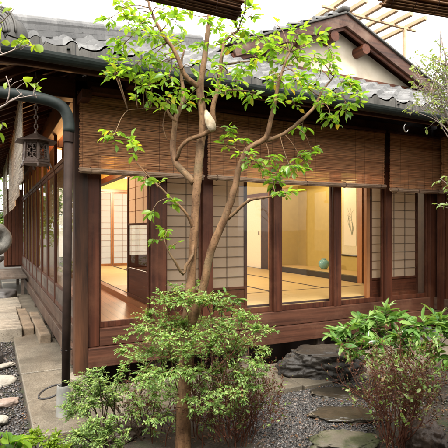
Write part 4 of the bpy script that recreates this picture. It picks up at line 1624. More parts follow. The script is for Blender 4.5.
# cement socket of the downpipe and the loop of cable beside it
so = thing('drain_socket', (0.515, 3.84, 0.03), 'grey cement pipe socket standing on the path under the downpipe', 'drain pipe')
MB().lathe([(0.062, 0.0), (0.058, 0.05), (0.052, 0.225), (0.050, 0.238), (0.041, 0.238), (0.040, 0.10)], 24, (0.515, 3.84, 0.03)).build('socket_body', 'grey_cyl', so, smooth=False)
m = MB()
pts = [(0.47 + 0.075 * math.cos(a) * 1.3 - 0.03, 3.98 + 0.12 * math.sin(a), 0.045 + 0.14 + 0.03 * math.cos(a)) for a in np.linspace(0.6, 5.6, 20)]
m.tube(pts, 0.008, 6)
tag(m.build('cable_loop', 'wire', None, smooth=True), 'black cable loop sticking out beside the downpipe socket', 'cable')

# ------------------------------------------------------------------ beyond the roofs
nb = thing('neighbour_house', (5.5, 27, 0), 'neighbouring house with glare-white roof colour rising behind the tiled hip roof', 'house')
box('wall', 'plaster', nb, 2.0, 9.6, 26.0, 34, 0, 8.7, bevel=0)
m = MB()
slab_poly(m, [(1.3, 25.0, 8.65), (10.3, 25.0, 8.65), (10.3, 30.2, 11.2), (1.3, 30.2, 11.2)], 0.1)
slab_poly(m, [(1.3, 30.2, 11.2), (10.3, 30.2, 11.2), (10.3, 35.4, 8.65), (1.3, 35.4, 8.65)], 0.1)
nr = m.build('roof', 'tile_glare', nb)
tile_field('roof_tiles', 'tile_glare', nr, (1.3, 10.3), 5.2, lambda a, s: (a, 24.95 + s), lambda x, y: x > -99, z0=8.71, slope=2.55 / 5.2)
m = MB()
for k, (w, z) in enumerate(((.5, 11.22), (.44, 11.32), (.38, 11.42), (.3, 11.52))):
    m.box(1.25, 10.35, 30.2 - w / 2, 30.2 + w / 2, z, z + 0.095)
m.build('roof_ridge', 'tile_glare', nr, bevel=0.01)
dd = thing('drying_deck', (9.0, 9.7, 0), 'open frame of bare tan timbers standing beyond the gable', 'timber frame')
for k in range(6):
    x = 7.35 + 0.5 * k
    MB().box(x - 0.045, x + 0.045, 8.2, 10.9, 6.80, 6.90).build('rafter', 'pale_wood', dd, bevel=0.006)
for y in (8.75, 9.7, 10.6):
    MB().box(7.0, 10.1, y - 0.03, y + 0.03, 6.74, 6.797).build('purlin', 'pale_wood', dd, bevel=0.006)
for x in (7.4, 9.7):
    for y in (8.75, 10.6):
        MB().box(x - 0.04, x + 0.04, y - 0.04, y + 0.04, 0, 6.737).build('post', 'pale_wood', dd, bevel=0.006)
# ------------------------------------------------------------------ plants
def limb(m, pts, step=0.035, n=9, wob=0.10, jit=0.0015):
    sp = spline(pts, step, jit)
    m.tube([p[:3] for p in sp], [p[3] for p in sp], n, True, wob)
    return sp


def leafy_twigs(mw, lv, start, centre, rad, n, L, W, droop=0.25, up=0.8, r0=0.005, per=6, spread=1.0, arch=0.06, tint=(0, 1)):
    """a twig from START to CENTRE, side twigs through an ellipsoid RAD about it, leaves along those"""
    start, centre, rad = np.array(start), np.array(centre), np.array(rad)
    mid = (start + centre) / 2 + np.array([0, 0, arch]) * np.linalg.norm(centre - start) * 2 + rv(0.015)
    sp = spline([(*start, r0), (*mid, r0 * 0.75), (*centre, r0 * 0.5)], 0.04)
    mw.tube([p[:3] for p in sp], [p[3] for p in sp], 5)
    ns = max(1, int(round(n / per)))
    left = n
    for k in range(ns):
        b = sp[int(len(sp) * random.uniform(0.72, 0.999))][:3]
        q = rv(1.0)
        q = unit(q) * random.random() ** 0.4
        e = centre + q * rad
        d = unit(e - b + unit(centre - start) * 0.02)
        ln = np.linalg.norm(e - b)
        if ln < 0.01:
            e = b + d * 0.03
        mw.tube([b, (b + e) / 2 + np.array([0, 0, 0.1 * ln]), e], [r0 * 0.42, r0 * 0.34, r0 * 0.2], 4, False)
        cnt = min(left, per)
        left -= cnt
        side = 1
        for j in range(cnt):
            f = 0.25 + 0.75 * (j + 0.6) / cnt
            p = b + (e - b) * f + np.array([0, 0, 0.1 * ln * 2 * f * (1 - f) * 1.0])
            s = unit(np.cross(d, [0, 0, 1]) + rv(0.05))
            side = -side
            ang = 0.25 if j == cnt - 1 else random.uniform(0.7, 1.25)
            dr = d * math.cos(ang) + s * side * math.sin(ang) + rv(0.22) * spread - np.array([0, 0, droop * random.uniform(0.3, 1.5)])
            nn = np.array([0, 0, up]) + rv(0.42)
            sc = random.choice((0.55, 0.75, 0.9, 1.0, 1.1, 1.2)) * random.uniform(0.88, 1.1)
            lv.add(p, dr, nn, L * sc, W * sc * random.uniform(0.85, 1.15), random.uniform(*tint) ** 1.0)


# ---- the garden tree
D0 = 3.12
base = P(183, 446, D0)
tree = thing('garden_tree', (base[0], base[1], 0), 'slender multi stemmed garden tree with tan bark and a sawn branch stub', 'tree')


def px(u, v, r, d=D0):
    return (*P(u, v, d), r)


mt = MB()
A = limb(mt, [px(182, 462, .058), px(183, 440, .052), px(184, 400, .047), px(186, 350, .043), px(189, 310, .041), px(191, 280, .031), px(193, 250, .029), px(195, 215, .028),
              px(197, 184, .029), px(200, 150, .028), px(203, 130, .027), px(202, 108, .026), px(200, 88, .025), px(204, 62, .019), px(208, 30, .015), px(211, 2, .011), px(214, -30, .007)], 0.03, 12)
B = limb(mt, [px(187, 335, .030), px(196, 312, .029, 3.10), px(204, 284, .028, 3.07), px(212, 247, .027, 3.04), px(225, 217, .025, 3.02), px(234, 190, .023, 3.0), px(240, 165, .020, 3.0), px(247, 150, .019, 2.99),
              px(256, 144, .018, 2.98), px(266, 137, .017, 2.97), px(271, 118, .015, 2.96), px(278, 87, .011, 2.95), px(284, 66, .008, 2.94), px(290, 52, .004, 2.94)])
Lb = limb(mt, [px(194, 183, .024), px(186, 174, .023, 3.14), px(176, 164, .022, 3.16), px(173, 150, .021, 3.18), px(174, 132, .019, 3.2), px(176, 117, .018, 3.22), px(182, 105, .016, 3.24), px(183, 88, .013, 3.26), px(181, 70, .010, 3.28), px(184, 50, .006, 3.3)])
Cb = limb(mt, [px(176, 160, .012, 3.15), px(180, 149, .013, 3.10), px(188, 140, .014, 3.07), px(204, 134, .015, 3.05), px(213, 126, .015, 3.04), px(213, 108, .016, 3.03), px(218, 86, .015, 3.02), px(222, 56, .012, 3.0), px(226, 40, .010, 3.0), px(238, 31, .006, 2.98)])
Db = limb(mt, [px(200, 88, .018), px(192, 82, .017, 3.08), px(184, 74, .016, 3.05), px(175, 52, .013, 3.03), px(161, 31, .011, 3.0), px(150, 8, .008, 2.98), px(146, -18, .005, 2.97)])
Eb = limb(mt, [px(265, 141, .013, 2.98), px(280, 136, .012, 2.99), px(298, 123, .012, 3.0), px(314, 107, .010, 3.02), px(322, 91, .008, 3.03), px(334, 76, .004, 3.04)])
Fb = limb(mt, [px(315, 107, .007, 3.02), px(335, 97, .006, 3.05), px(352, 84, .004, 3.08)])
Gb = limb(mt, [px(228, 219, .012, 3.02), px(240, 208, .011, 2.98), px(250, 200, .010, 2.95), px(262, 198, .008, 2.92), px(276, 196, .005, 2.9)])
Hb = limb(mt, [px(193, 232, .010), px(187, 214, .009, 3.06), px(170, 197, .007, 3.02), px(152, 180, .005, 2.98), px(134, 160, .003, 2.95)])
Ib = limb(mt, [px(192, 240, .009), px(193, 254, .009, 3.07), px(186, 266, .010, 3.05), px(183, 274, .010, 3.05), px(175, 262, .008, 3.0), px(168, 250, .005, 2.97), px(164, 238, .003, 2.95)])
Jb = limb(mt, [px(223, 64, .008, 3.0), px(240, 62, .006, 2.97), px(258, 60, .003, 2.95)])
Kb = limb(mt, [px(176, 122, .010, 3.2), px(169, 114, .009, 3.2), px(165, 106, .008, 3.2)])
Lc = limb(mt, [px(166, 110, .004, 3.2), px(163, 125, .004, 3.2), px(167, 140, .003, 3.2)])
Mb = limb(mt, [px(170, 108, .004, 3.2), px(150, 108, .003, 3.15), px(128, 110, .002, 3.1)])
Nb = limb(mt, [px(216, 92, .006, 3.02), px(232, 90, .005, 3.1), px(256, 92, .003, 3.15)])
trunk = mt.build('trunk', 'bark', tree, smooth=True)
s0, s1 = P(205, 137, 3.03), P(211, 115, 2.985)
st_m = MB()
st_m.tube([P(206, 111, 3.06), P(207.5, 116, 3.02), P(210, 122, 2.995), P(212, 127, 2.985), P(213, 130.5, 2.98)], [0.010, 0.022, 0.032, 0.031, 0.020], 14, True, 0.22)
st_m.build('sawn_stub', 'cut_wood', trunk, smooth=True)
skel = [p for s in (A[len(A) // 2:], B[len(B) // 3:], Lb, Cb, Db, Eb, Fb, Gb, Hb, Ib, Jb, Kb, Mb, Nb, Lc) for p in s]
SK = np.array([p[:3] for p in skel])
clusters = [(122, 8, 13, 9), (108, 20, 10, 7), (140, 24, 13, 10), (124, 44, 14, 11), (134, 66, 16, 16), (150, 58, 12, 10), (116, 74, 13, 9), (142, 84, 14, 11), (160, 40, 12, 8), (176, 22, 12, 8), (164, 10, 12, 8),
            (190, 14, 10, 6), (156, 100, 10, 7), (152, 78, 12, 9), (167, 62, 12, 8), (184, 42, 11, 7), (200, 46, 11, 7), (218, 26, 11, 7), (236, 18, 12, 7), (252, 14, 10, 6), (236, 46, 12, 8), (219, 66, 10, 7), (241, 72, 11, 8),
            (256, 58, 12, 9), (271, 52, 12, 8), (262, 38, 11, 7), (286, 44, 12, 8), (301, 50, 13, 10), (314, 58, 12, 9), (328, 48, 11, 7), (318, 38, 9, 5), (300, 76, 12, 8), (284, 88, 10, 6), (268, 78, 11, 7),
            (310, 90, 12, 9), (326, 100, 13, 11), (341, 82, 12, 8), (346, 108, 12, 9), (330, 119, 11, 9), (302, 126, 9, 6), (292, 102, 11, 7), (274, 100, 11, 7), (254, 94, 12, 8), (240, 90, 10, 7), (226, 86, 8, 5), (206, 98, 9, 6),
            (192, 94, 9, 6), (178, 92, 9, 6), (230, 134, 10, 8), (226, 146, 8, 6), (245, 156, 10, 6), (263, 168, 12, 9), (276, 180, 13, 12), (290, 168, 12, 10), (301, 158, 11, 8), (312, 152, 8, 5), (286, 194, 10, 9), (269, 160, 10, 7),
            (252, 164, 10, 6), (241, 140, 8, 4), (114, 136, 12, 9), (128, 142, 10, 7), (136, 150, 9, 5), (145, 178, 7, 4), (160, 184, 6, 3), (172, 204, 8, 5), (152, 212, 8, 4), (166, 230, 9, 6), (158, 240, 8, 4), (176, 244, 6, 3),
            (216, 44, 9, 5), (204, 22, 9, 5), (352, 86, 10, 6), (360, 98, 9, 5), (298, 62, 10, 6), (128, 24, 12, 8), (150, 36, 12, 8), (112, 56, 10, 6), (138, 100, 10, 5), (168, 78, 9, 5), (320, 76, 10, 6), (338, 96, 9, 6), (330, 64, 9, 5), (280, 66, 10, 6), (246, 30, 10, 5), (190, 66, 8, 4), (212, 78, 8, 4)]
tw, lv = MB(), Leaves()
for _ in range(30):
    clusters.append((random.uniform(108, 300), random.uniform(2, 104), 11, random.choice((3, 4, 5, 6))))
for _ in range(3):
    clusters.append((random.uniform(270, 356), random.uniform(40, 124), 10, random.choice((3, 4, 5))))
for (u, v, r, n) in clusters:
    guess = P(u, v, 3.05)
    k = np.argmin(((SK - guess) ** 2).sum(1))
    s = SK[k]
    d = float(np.dot(s - EYE, FWD)) + random.uniform(-0.28, 0.24)
    c = P(u, v, d)
    rad = np.array([1, 1, 0.75]) * (r * 0.92) * d / 464
    leafy_twigs(tw, lv, s, c, rad * 1.42, int(n * 3.1), 0.054, 0.0275, 0.08, 1.0, 0.0036, 4, 1.0, 0.06, (0, 1) if v > 25 else (0.3, 1))
tw.build('twigs', 'bark', tree, smooth=True)
lv.build('crown', 'leaf_tree', tree)

# ---- shrubs


def shrub(name, label, cat, base, clusters, L, W, wood_mat, leaf_mat, stem_r=0.008, d0=3.1, ddev=0.2, droop=0.1, per=7, nst=5, up=1.0, group=None, flat=0.6, twist=0.02, shape=None, zflat=None, dens=1.0, sprd=0.06):
    b = np.array(base)
    root = thing(name, (b[0], b[1], 0), label, cat, group)
    mw, lv = MB(), Leaves()
    nodes = []
    cs = []
    for (u, v, r, n, *dd) in clusters:
        d = (dd[0] if dd else d0) + random.uniform(-ddev, ddev)
        cs.append((P(u, v, d), r * d / 464, n))
    # main stems reach for the farthest clusters
    order = sorted(range(len(cs)), key=lambda i: -np.linalg.norm(cs[i][0] - b))
    for i in order[:nst]:
        c = cs[i][0]
        q = b + np.array([random.gauss(0, sprd), random.gauss(0, sprd), -0.03])
        mid = q * 0.55 + c * 0.45
        mid[2] = q[2] + (c[2] - q[2]) * 0.62
        mid += rv(twist)
        sp = limb(mw, [(*q, stem_r), (*(q * 0.85 + mid * 0.15 + np.array([0, 0, (c[2] - q[2]) * 0.12])), stem_r * .95), (*mid, stem_r * 0.75), (*c, stem_r * 0.4)], 0.04, 6, 0.1, 0.003)
        nodes += [p[:3] for p in sp[len(sp) // 3:]]
    N = np.array(nodes)
    for c, r, n in cs:
        low = c - np.array([0, 0, r * 0.8])
        s = N[np.argmin(((N - low) ** 2).sum(1))]
        leafy_twigs(mw, lv, s, c, np.array([1.1, 1.1, flat]) * r, int(n * dens), L, W, droop, up, stem_r * 0.5, per, 1.0, 0.05)
    mw.build('stems', wood_mat, root, smooth=True)
    lv.build('foliage', leaf_mat, root, shape=shape)
    return root


# light green layered shrub around the trunk
cl = []
for (u, v, r, n) in [(186, 298, 16, 70), (166, 302, 16, 70), (150, 316, 14, 55), (206, 300, 14, 60), (222, 306, 14, 55), (140, 330, 12, 40), (164, 328, 16, 60), (182, 322, 16, 70), (204, 322, 16, 60), (226, 326, 14, 60), (244, 318, 13, 50), (256, 330, 12, 45),
                     (246, 346, 13, 50), (230, 352, 15, 60), (210, 348, 15, 55), (190, 352, 16, 70), (170, 354, 16, 80), (150, 352, 15, 70), (134, 360, 13, 50), (126, 350, 9, 25), (160, 374, 14, 55), (180, 372, 14, 50), (148, 384, 12, 35), (256, 364, 12, 45),
                     (262, 350, 9, 25), (238, 372, 13, 40), (216, 370, 12, 35), (140, 402, 12, 30), (160, 404, 10, 22), (128, 392, 9, 20), (264, 372, 8, 16), (236, 392, 9, 14), (196, 284, 8, 24), (176, 288, 9, 26), (144, 372, 11, 35), (248, 384, 8, 14), (272, 330, 7, 14), (120, 340, 7, 14), (168, 340, 14, 40), (196, 336, 14, 40), (218, 336, 13, 40), (184, 384, 12, 24), (204, 388, 12, 22), (222, 392, 11, 20), (172, 396, 11, 22), (150, 420, 9, 14), (196, 410, 10, 14), (236, 340, 12, 30), (154, 336, 11, 30), (120, 372, 8, 14), (118, 384, 8, 14), (200, 372, 13, 40), (176, 386, 12, 36), (226, 384, 12, 34), (246, 376, 11, 30), (154, 392, 12, 34), (138, 382, 10, 26), (210, 402, 12, 26), (240, 398, 11, 24), (188, 402, 11, 24), (164, 416, 11, 22), (134, 412, 10, 20), (224, 412, 10, 18), (256, 386, 9, 18), (204, 424, 10, 14), (150, 432, 9, 12), (178, 428, 9, 12)]:
    cl.append((u, v, r * 1.35, n))
shrub('layered_shrub', 'airy light green shrub with small leaves spreading round the tree trunk', 'shrub', P(186, 440, 3.3) * np.array([1, 1, 0]), cl, 0.0225, 0.0105, 'bark_red', 'leaf_small', 0.0036, 3.12, 0.36, 0.05, 9, 12, 1.2, None, 0.6, 0.03, None, None, 5.8, 0.14)
# broad darker leaves sprouting beside the trunk at the sill
shrub('broadleaf_sprout', 'tuft of broad green leaves rising behind the layered shrub by the screens', 'shrub', P(222, 420, 3.7) * np.array([1, 1, 0]),
      [(222, 296, 10, 20), (234, 300, 9, 16), (214, 304, 9, 14), (236, 310, 8, 12), (226, 318, 8, 10), (204, 296, 8, 10), (240, 322, 6, 6)], 0.062, 0.024, 'bark_dark', 'leaf_glossy', 0.007, 3.55, 0.1, 0.35, 6, 4)
# two fine leaved azaleas by the downpipe
GA = 'fine leaved azaleas beside the downpipe'
cl = [(u, v, r * 1.25, n) for (u, v, r, n) in [(80, 392, 9, 40), (96, 386, 10, 50), (100, 394, 10, 50), (114, 400, 8, 30), (90, 404, 9, 40), (76, 408, 9, 40), (88, 378, 11, 60), (102, 384, 11, 60), (76, 386, 10, 50), (112, 392, 9, 45), (92, 396, 12, 60), (72, 400, 10, 45), (106, 404, 10, 45), (84, 410, 11, 50), (64, 408, 7, 25), (98, 372, 7, 25), (118, 380, 6, 18), (68, 416, 7, 25)]]
shrub('azalea', 'rounded light green azalea growing in front of the downpipe socket', 'shrub', P(104, 436, 3.15) * np.array([1, 1, 0]), cl, 0.019, 0.0085, 'bark_dark', 'leaf_azalea', 0.005, 3.1, 0.13, 0.0, 7, 8, 1.0, GA, 0.7, 0.02, None, None, 5.5)
cl = [(u, v, r * 1.25, n) for (u, v, r, n) in [(100, 436, 9, 50), (88, 432, 9, 50), (92, 424, 10, 60), (108, 430, 10, 60), (78, 436, 10, 60), (98, 442, 11, 60), (118, 442, 9, 50), (84, 450, 10, 50), (112, 420, 7, 30), (70, 446, 8, 40), (124, 432, 6, 20), (104, 456, 9, 40)]]
shrub('azalea', 'low green azalea at the front edge of the bed below the rounded one', 'shrub', P(100, 480, 2.85) * np.array([1, 1, 0]), cl, 0.019, 0.0085, 'bark_dark', 'leaf_azalea', 0.005, 2.85, 0.1, 0.0, 7, 8, 1.0, GA, 0.7, 0.02, None, None, 5.5)
cl = [(u, v, r, n) for (u, v, r, n) in [(38, 438, 9, 50), (52, 442, 9, 50), (28, 444, 9, 50), (46, 452, 9, 50), (62, 450, 8, 40), (34, 432, 5, 18), (56, 434, 5, 16)]]
shrub('azalea', 'yellow green azalea tips beside the large leaved plant', 'shrub', P(45, 480, 2.6) * np.array([1, 1, 0]), cl, 0.024, 0.0105, 'bark_dark', 'leaf_lime', 0.006, 2.65, 0.08, 0.0, 7, 6, 1.0, GA, 0.7, 0.02, None, None, 3.6)
shrub('large_leaved_plant', 'plant with large ribbed green leaves in the corner of the gravel', 'plant', P(8, 480, 2.55) * np.array([1, 1, 0]),
      [(6, 434, 8, 5), (16, 442, 7, 4), (0, 444, 9, 5), (10, 452, 9, 5), (22, 450, 7, 4)], 0.115, 0.062, 'bark_dark', 'leaf_tree', 0.005, 2.55, 0.05, 0.5, 5, 4)

# bare red twig bushes


def twig_bush(name, label, base, top, n, wood_mat, r0, spread, leaf_mat, nleaf, L, W, h, bronze=4):
    root = thing(name, (base[0], base[1], 0), label, 'shrub', None)
    mw, lv = MB(), Leaves()
    tips = []

    def grow(p, d, length, r, level):
        pts = [(*p, r)]
        q = np.array(p)
        k = 4
        for i in range(k):
            d = unit(d + rv(0.16) + np.array([0, 0, 0.07]))
            q = q + d * length / k
            pts.append((*q, r * (1 - 0.45 * (i + 1) / k)))
        mw.tube([a[:3] for a in pts], [a[3] for a in pts], 5, False)
        if level < 3:
            for i in range(random.choice((2, 3, 3)) if level else random.choice((3, 4))):
                f = random.choice(pts[2:])
                grow(f[:3], unit(d + rv(0.42) + np.array([0, 0, 0.12])), length * random.uniform(0.5, 0.8), f[3] * 0.72, level + 1)
        else:
            tips.append((pts[-1][:3], d))
    for i in range(n):
        a = random.random() * 6.28
        q = np.array([base[0] + 0.5 * spread * math.cos(a) * random.random(), base[1] + 0.5 * spread * math.sin(a) * random.random(), -0.03])
        d = unit(np.array([math.cos(a) * spread, math.sin(a) * spread, 1.0]) + rv(0.1))
        grow(q, d, h * random.uniform(0.36, 0.5), r0 * random.uniform(0.75, 1.2), 0)
    for p, d in random.sample(tips, min(len(tips), nleaf)):
        for j in range(2):
            lv.add(np.array(p) - d * random.random() * 0.12, unit(d + rv(0.5)), np.array([0, 0, 0.6]) + rv(0.5), L * random.uniform(.7, 1.2), W * random.uniform(.8, 1.2))
    lv2 = Leaves()
    for p, d in tips:
        for j in range(bronze):
            lv2.add(np.array(p) - d * random.random() * 0.10, unit(d + rv(0.6)), np.array([0, 0, 0.6]) + rv(0.6), 0.020 * random.uniform(.6, 1.3), 0.0085 * random.uniform(.8, 1.2))
    mw.build('stems', wood_mat, root, smooth=True)
    lv.build('foliage', leaf_mat, root)
    if bronze:
        lv2.build('bronze_foliage', 'leaf_bronze', root)


pb_ = P(396, 452, 3.25)
twig_bush('twig_bush', 'bare red brown twig bush with few leaves, beside the mossy stepping stone', (pb_[0], pb_[1]), 0, 34, 'bark_red', 0.005, 0.25, 'leaf_small', 150, 0.04, 0.017, 0.82)
pb_ = P(232, 446, 3.3)
twig_bush('twig_bush', 'dense bare brown twig bush growing right behind the tree foot', (pb_[0], pb_[1]), 0, 46, 'bark_red', 0.0042, 0.40, 'leaf_small', 120, 0.028, 0.013, 0.62)
pb_ = P(160, 440, 3.35)
twig_bush('twig_bush', 'thin bare twig bush between the azaleas and the tree foot', (pb_[0], pb_[1]), 0, 10, 'bark_dark', 0.006, 0.5, 'leaf_small', 30, 0.026, 0.012, 0.48)

# glossy evergreen on the right
cl = []
for (u, v, r, n) in [(338, 336, 10, 12), (350, 328, 11, 16), (362, 322, 10, 14), (374, 330, 12, 18), (388, 322, 11, 16), (396, 334, 12, 18), (410, 326, 12, 16), (424, 330, 12, 18), (438, 322, 12, 16), (446, 338, 12, 16), (430, 346, 12, 16), (412, 344, 12, 16),
                     (398, 350, 11, 12), (382, 346, 12, 16), (366, 344, 11, 14), (352, 346, 9, 10), (340, 346, 8, 8), (356, 358, 8, 8), (374, 358, 8, 8), (440, 358, 11, 12), (458, 330, 12, 14), (446, 372, 9, 8), (386, 314, 7, 8), (434, 368, 8, 6), (372, 318, 7, 8)]:
    cl.append((u, v, r, n))
shrub('glossy_evergreen', 'glossy evergreen shrub with long bright leaves in front of the inner corner', 'shrub', P(432, 412, 4.15) * np.array([1, 1, 0]), cl, 0.112, 0.036, 'bark_dark', 'leaf_glossy', 0.006, 4.05, 0.26, -0.15, 7, 9, 1.0, None, 0.85, 0.04, None, None, 3.2, 0.1)


# trees at the edges, standing just outside the view, and the garden along the side veranda
def garden_plant(name, label, cat, loc, h, cr, cz, nl, L, W, wood_mat, leaf_mat, r0, nlimb=9, group=None, squash=0.9, lo=0.35):
    root = thing(name, (loc[0], loc[1], 0), label, cat, group)
    mw, lv = MB(), Leaves()
    b = np.array([loc[0], loc[1], -0.05])
    top = np.array([loc[0] + random.uniform(-.2, .2), loc[1] + random.uniform(-.2, .2), h])
    sp = limb(mw, [(*b, r0), (*(b * .7 + top * .3 + rv(0.04)), r0 * .8), (*(b * .3 + top * .7 + rv(0.06)), r0 * .5), (*top, r0 * .15)], 0.1, 8)
    cen = []
    for i in range(nlimb):
        s = sp[int(len(sp) * random.uniform(lo, 0.95))]
        a = random.random() * 6.28
        q = np.array([loc[0], loc[1], cz]) + np.array([math.cos(a) * cr, math.sin(a) * cr, random.uniform(-1, 1) * (h - cz) * squash]) * random.uniform(0.55, 1.0)
        l2 = limb(mw, [s, (*((s[:3] + q) / 2 + np.array([0, 0, 0.05]) + rv(0.05)), max(0.004, s[3] * 0.5)), (*q, 0.003)], 0.08, 5)
        cen += [p[:3] for p in l2[len(l2) // 2:]]
    per = 8
    for k in range(int(nl / 24)):
        c0 = random.choice(cen)
        leafy_twigs(mw, lv, c0, c0 + rv(cr * 0.16), np.array([1, 1, 0.7]) * cr * 0.24, 24, L, W, 0.3, 0.9, 0.004, 8)
    mw.build('trunk', wood_mat, root, smooth=True)
    lv.build('crown', leaf_mat, root)
    return root


# branches reaching in at the left
b0 = P(-95, 300, 2.35)
yt = thing('young_tree', (b0[0], b0[1], 0), 'young tree with lime green leaves reaching in front of the gutter corner', 'tree')
mw, lv = MB(), Leaves()
S1 = limb(mw, [(b0[0], b0[1], -0.05, .03), (*P(-93, 250, 2.35), .022), (*P(-80, 170, 2.33), .016), (*P(-52, 124, 2.3), .012), (*P(-22, 116, 2.27), .008), (*P(0, 108, 2.25), .006), (*P(12, 100, 2.24), .004), (*P(22, 93, 2.23), .002)], 0.04, 7)
S2 = limb(mw, [(*P(0, 108, 2.25), .004), (*P(18, 98, 2.22), .003), (*P(46, 95, 2.2), .0015)], 0.03, 5)
S3 = limb(mw, [(*P(6, 104, 2.24), .004), (*P(10, 88, 2.24), .003), (*P(6, 76, 2.24), .002)], 0.03, 5)
S4 = limb(mw, [(*P(-70, 150, 2.32), .010), (*P(-40, 90, 2.28), .008), (*P(-12, 62, 2.25), .005), (*P(14, 50, 2.23), .003), (*P(30, 44, 2.22), .002)], 0.04, 6)
S5 = limb(mw, [(*P(-40, 90, 2.28), .006), (*P(-20, 40, 2.26), .004), (*P(2, 22, 2.25), .003), (*P(14, 8, 2.24), .002)], 0.04, 6)
S6 = limb(mw, [(*P(-50, 124, 2.3), .006), (*P(-20, 130, 2.28), .004), (*P(2, 128, 2.26), .002)], 0.04, 5)
for (s, u, v, n) in [(S4, 36, 46, 4), (S4, 30, 40, 3), (S4, 12, 42, 2), (S4, 0, 38, 2), (S2, 26, 82, 3), (S3, 22, 80, 2), (S2, 38, 86, 2), (S2, 34, 90, 2), (S6, 2, 122, 3), (S6, 0, 130, 3), (S5, 10, 8, 2), (S5, 0, 20, 3), (S3, 10, 82, 1), (S5, 2, 4, 2), (S4, 20, 42, 2)]:
    pts = np.array([p[:3] for p in s])
    c = P(u, v, 2.23)
    b = pts[np.argmin(((pts - c) ** 2).sum(1))]
    leafy_twigs(mw, lv, b, c, np.array([1, 1, 0.7]) * 0.03, n, 0.052, 0.029, 0.6, 0.6, 0.002, 3, 0.8, 0.02)
mw.build('trunk', 'bark_pale', yt, smooth=True)
lv.build('crown', 'leaf_lime', yt)

# pale bush-like tree on the right
b0 = P(474, 380, 4.6)
rt = thing('pale_twigged_tree', (b0[0], b0[1], 0), 'thin pale twigged tree with small yellowish leaves before the wing roof', 'tree')
mw, lv = MB(), Leaves()
S0 = limb(mw, [(b0[0], b0[1], -0.05, .035), (*P(472, 260, 4.6), .030), (*P(466, 180, 4.58), .024), (*P(462, 130, 4.56), .018), (*P(455, 95, 4.55), .012), (*P(446, 60, 4.55), .006), (*P(440, 30, 4.55), .003)], 0.06, 8)
ps = [p[:3] for p in S0]
for k in range(42):
    s = ps[int(len(ps) * random.uniform(0.62, 0.97))]
    q = P(random.uniform(408, 462), random.uniform(42, 118), 4.55 + random.uniform(-.35, .35))
    l2 = limb(mw, [(*s, .006), (*((np.array(s) + q) / 2 + rv(0.04)), .004), (*q, .0018)], 0.05, 5)
    for j in range(5):
        c0 = np.array(random.choice(l2[len(l2) // 3:])[:3])
        leafy_twigs(mw, lv, c0, c0 + rv(0.05) + np.array([0, 0, 0.03]), np.array([1, 1, 0.8]) * 0.07, random.choice((4, 6, 8)), 0.034, 0.017, 0.15, 0.6, 0.0025, 3)
for (u, v, n) in ((444, 188, 8), (446, 202, 7), (440, 178, 5), (448, 176, 8), (441, 206, 6), (452, 194, 10)):
    s = ps[int(len(ps) * 0.45)]
    leafy_twigs(mw, lv, s, P(u, v, 4.5), np.array([1, 1, .8]) * 0.06, n, 0.06, 0.028, 0.4, 0.8, 0.004, 5, 1.0, 0.06, (0, 0.5))
mw.build('trunk', 'bark_pale', rt, smooth=True)
lv.build('crown', 'leaf_pale', rt)

GG = 'garden trees along the side veranda'
gp = [((-1.9, 11.4), 3.0, 1.0, 1.7, 2200, .10, .045, 'leafy green garden tree growing behind the low shrub and dark boulder'), ((-1.3, 13.2), 3.6, 1.1, 2.3, 2200, .11, .05, 'leafy green garden tree behind the carved stone ring'), ((-2.6, 9.6), 3.4, 1.1, 2.1, 2000, .10, .045, 'leafy green garden tree across the gravel from the granite blocks'),
      ((-0.4, 17.0), 4.2, 1.3, 2.6, 2200, .13, .06, 'farthest leafy green garden tree beyond the shutter closet'), ((0.15, 18.4), 3.6, 1.3, 2.0, 2600, .12, .055, 'leafy green garden tree standing in line with the side path'), ((1.7, 20.5), 4.0, 1.4, 2.3, 2400, .13, .06, 'leafy green garden tree behind the far end of the tea house'), ((-1.3, 20.8), 4.4, 1.5, 2.5, 2400, .13, .06, 'tallest leafy green garden tree at the far end of the garden'), ((-3.4, 6.2), 3.2, 1.0, 2.0, 1600, .09, .04, 'leafy green garden tree level with the front of the house')]
for loc, h, cr, cz, nl, L, Wd, lb in gp:
    garden_plant('leafy_tree', lb, 'tree', loc, h, cr, cz, nl, L, Wd, 'bark_dark', 'leaf_bg', 0.06, 16, GG)
GH = 'low shrubs along the side veranda'
for loc, lb in (((-0.75, 11.4), 'low green shrub behind the squat dark boulder'), ((-1.2, 8.6), 'low green shrub left of the long granite block'), ((-0.5, 13.4), 'low green shrub beside the plank bench'), ((-1.7, 6.4), 'low green shrub behind the pale flat stones')):
    garden_plant('low_shrub', lb, 'shrub', loc, 0.85, 0.45, 0.5, 900, .06, .026, 'bark_dark', 'leaf_bg', 0.02, 14, GH, 0.9, 0.15)

# fallen leaves on soil and path
lv = Leaves()
for k in range(3600):
    u, v = random.uniform(20, 448), random.uniform(366, 447)
    p = G(u, v, 0.0)
    z = 0.042 if (p[1] > 3.54 and p[0] > 0.27) else 0.012
    if z > 0.03 and random.random() < 0.985:
        continue
    small = k > 330
    if small and 1.5 < p[0] < 2.7 and random.random() < 0.85:
        continue
    a = random.random() * 6.28
    lv.add(np.array([p[0], p[1], z + 0.004]), np.array([math.cos(a), math.sin(a), 0.05]), np.array([0, 0, 1.0]) + rv(0.2), random.uniform(.007, .02) if small else random.uniform(.02, .045), random.uniform(.003, .008) if small else random.uniform(.01, .02))
o = lv.build('fallen_leaves', 'leaf_dead')
tag(o, 'scattered dry brown fallen leaves on the garden soil', 'leaves', None, 'stuff')

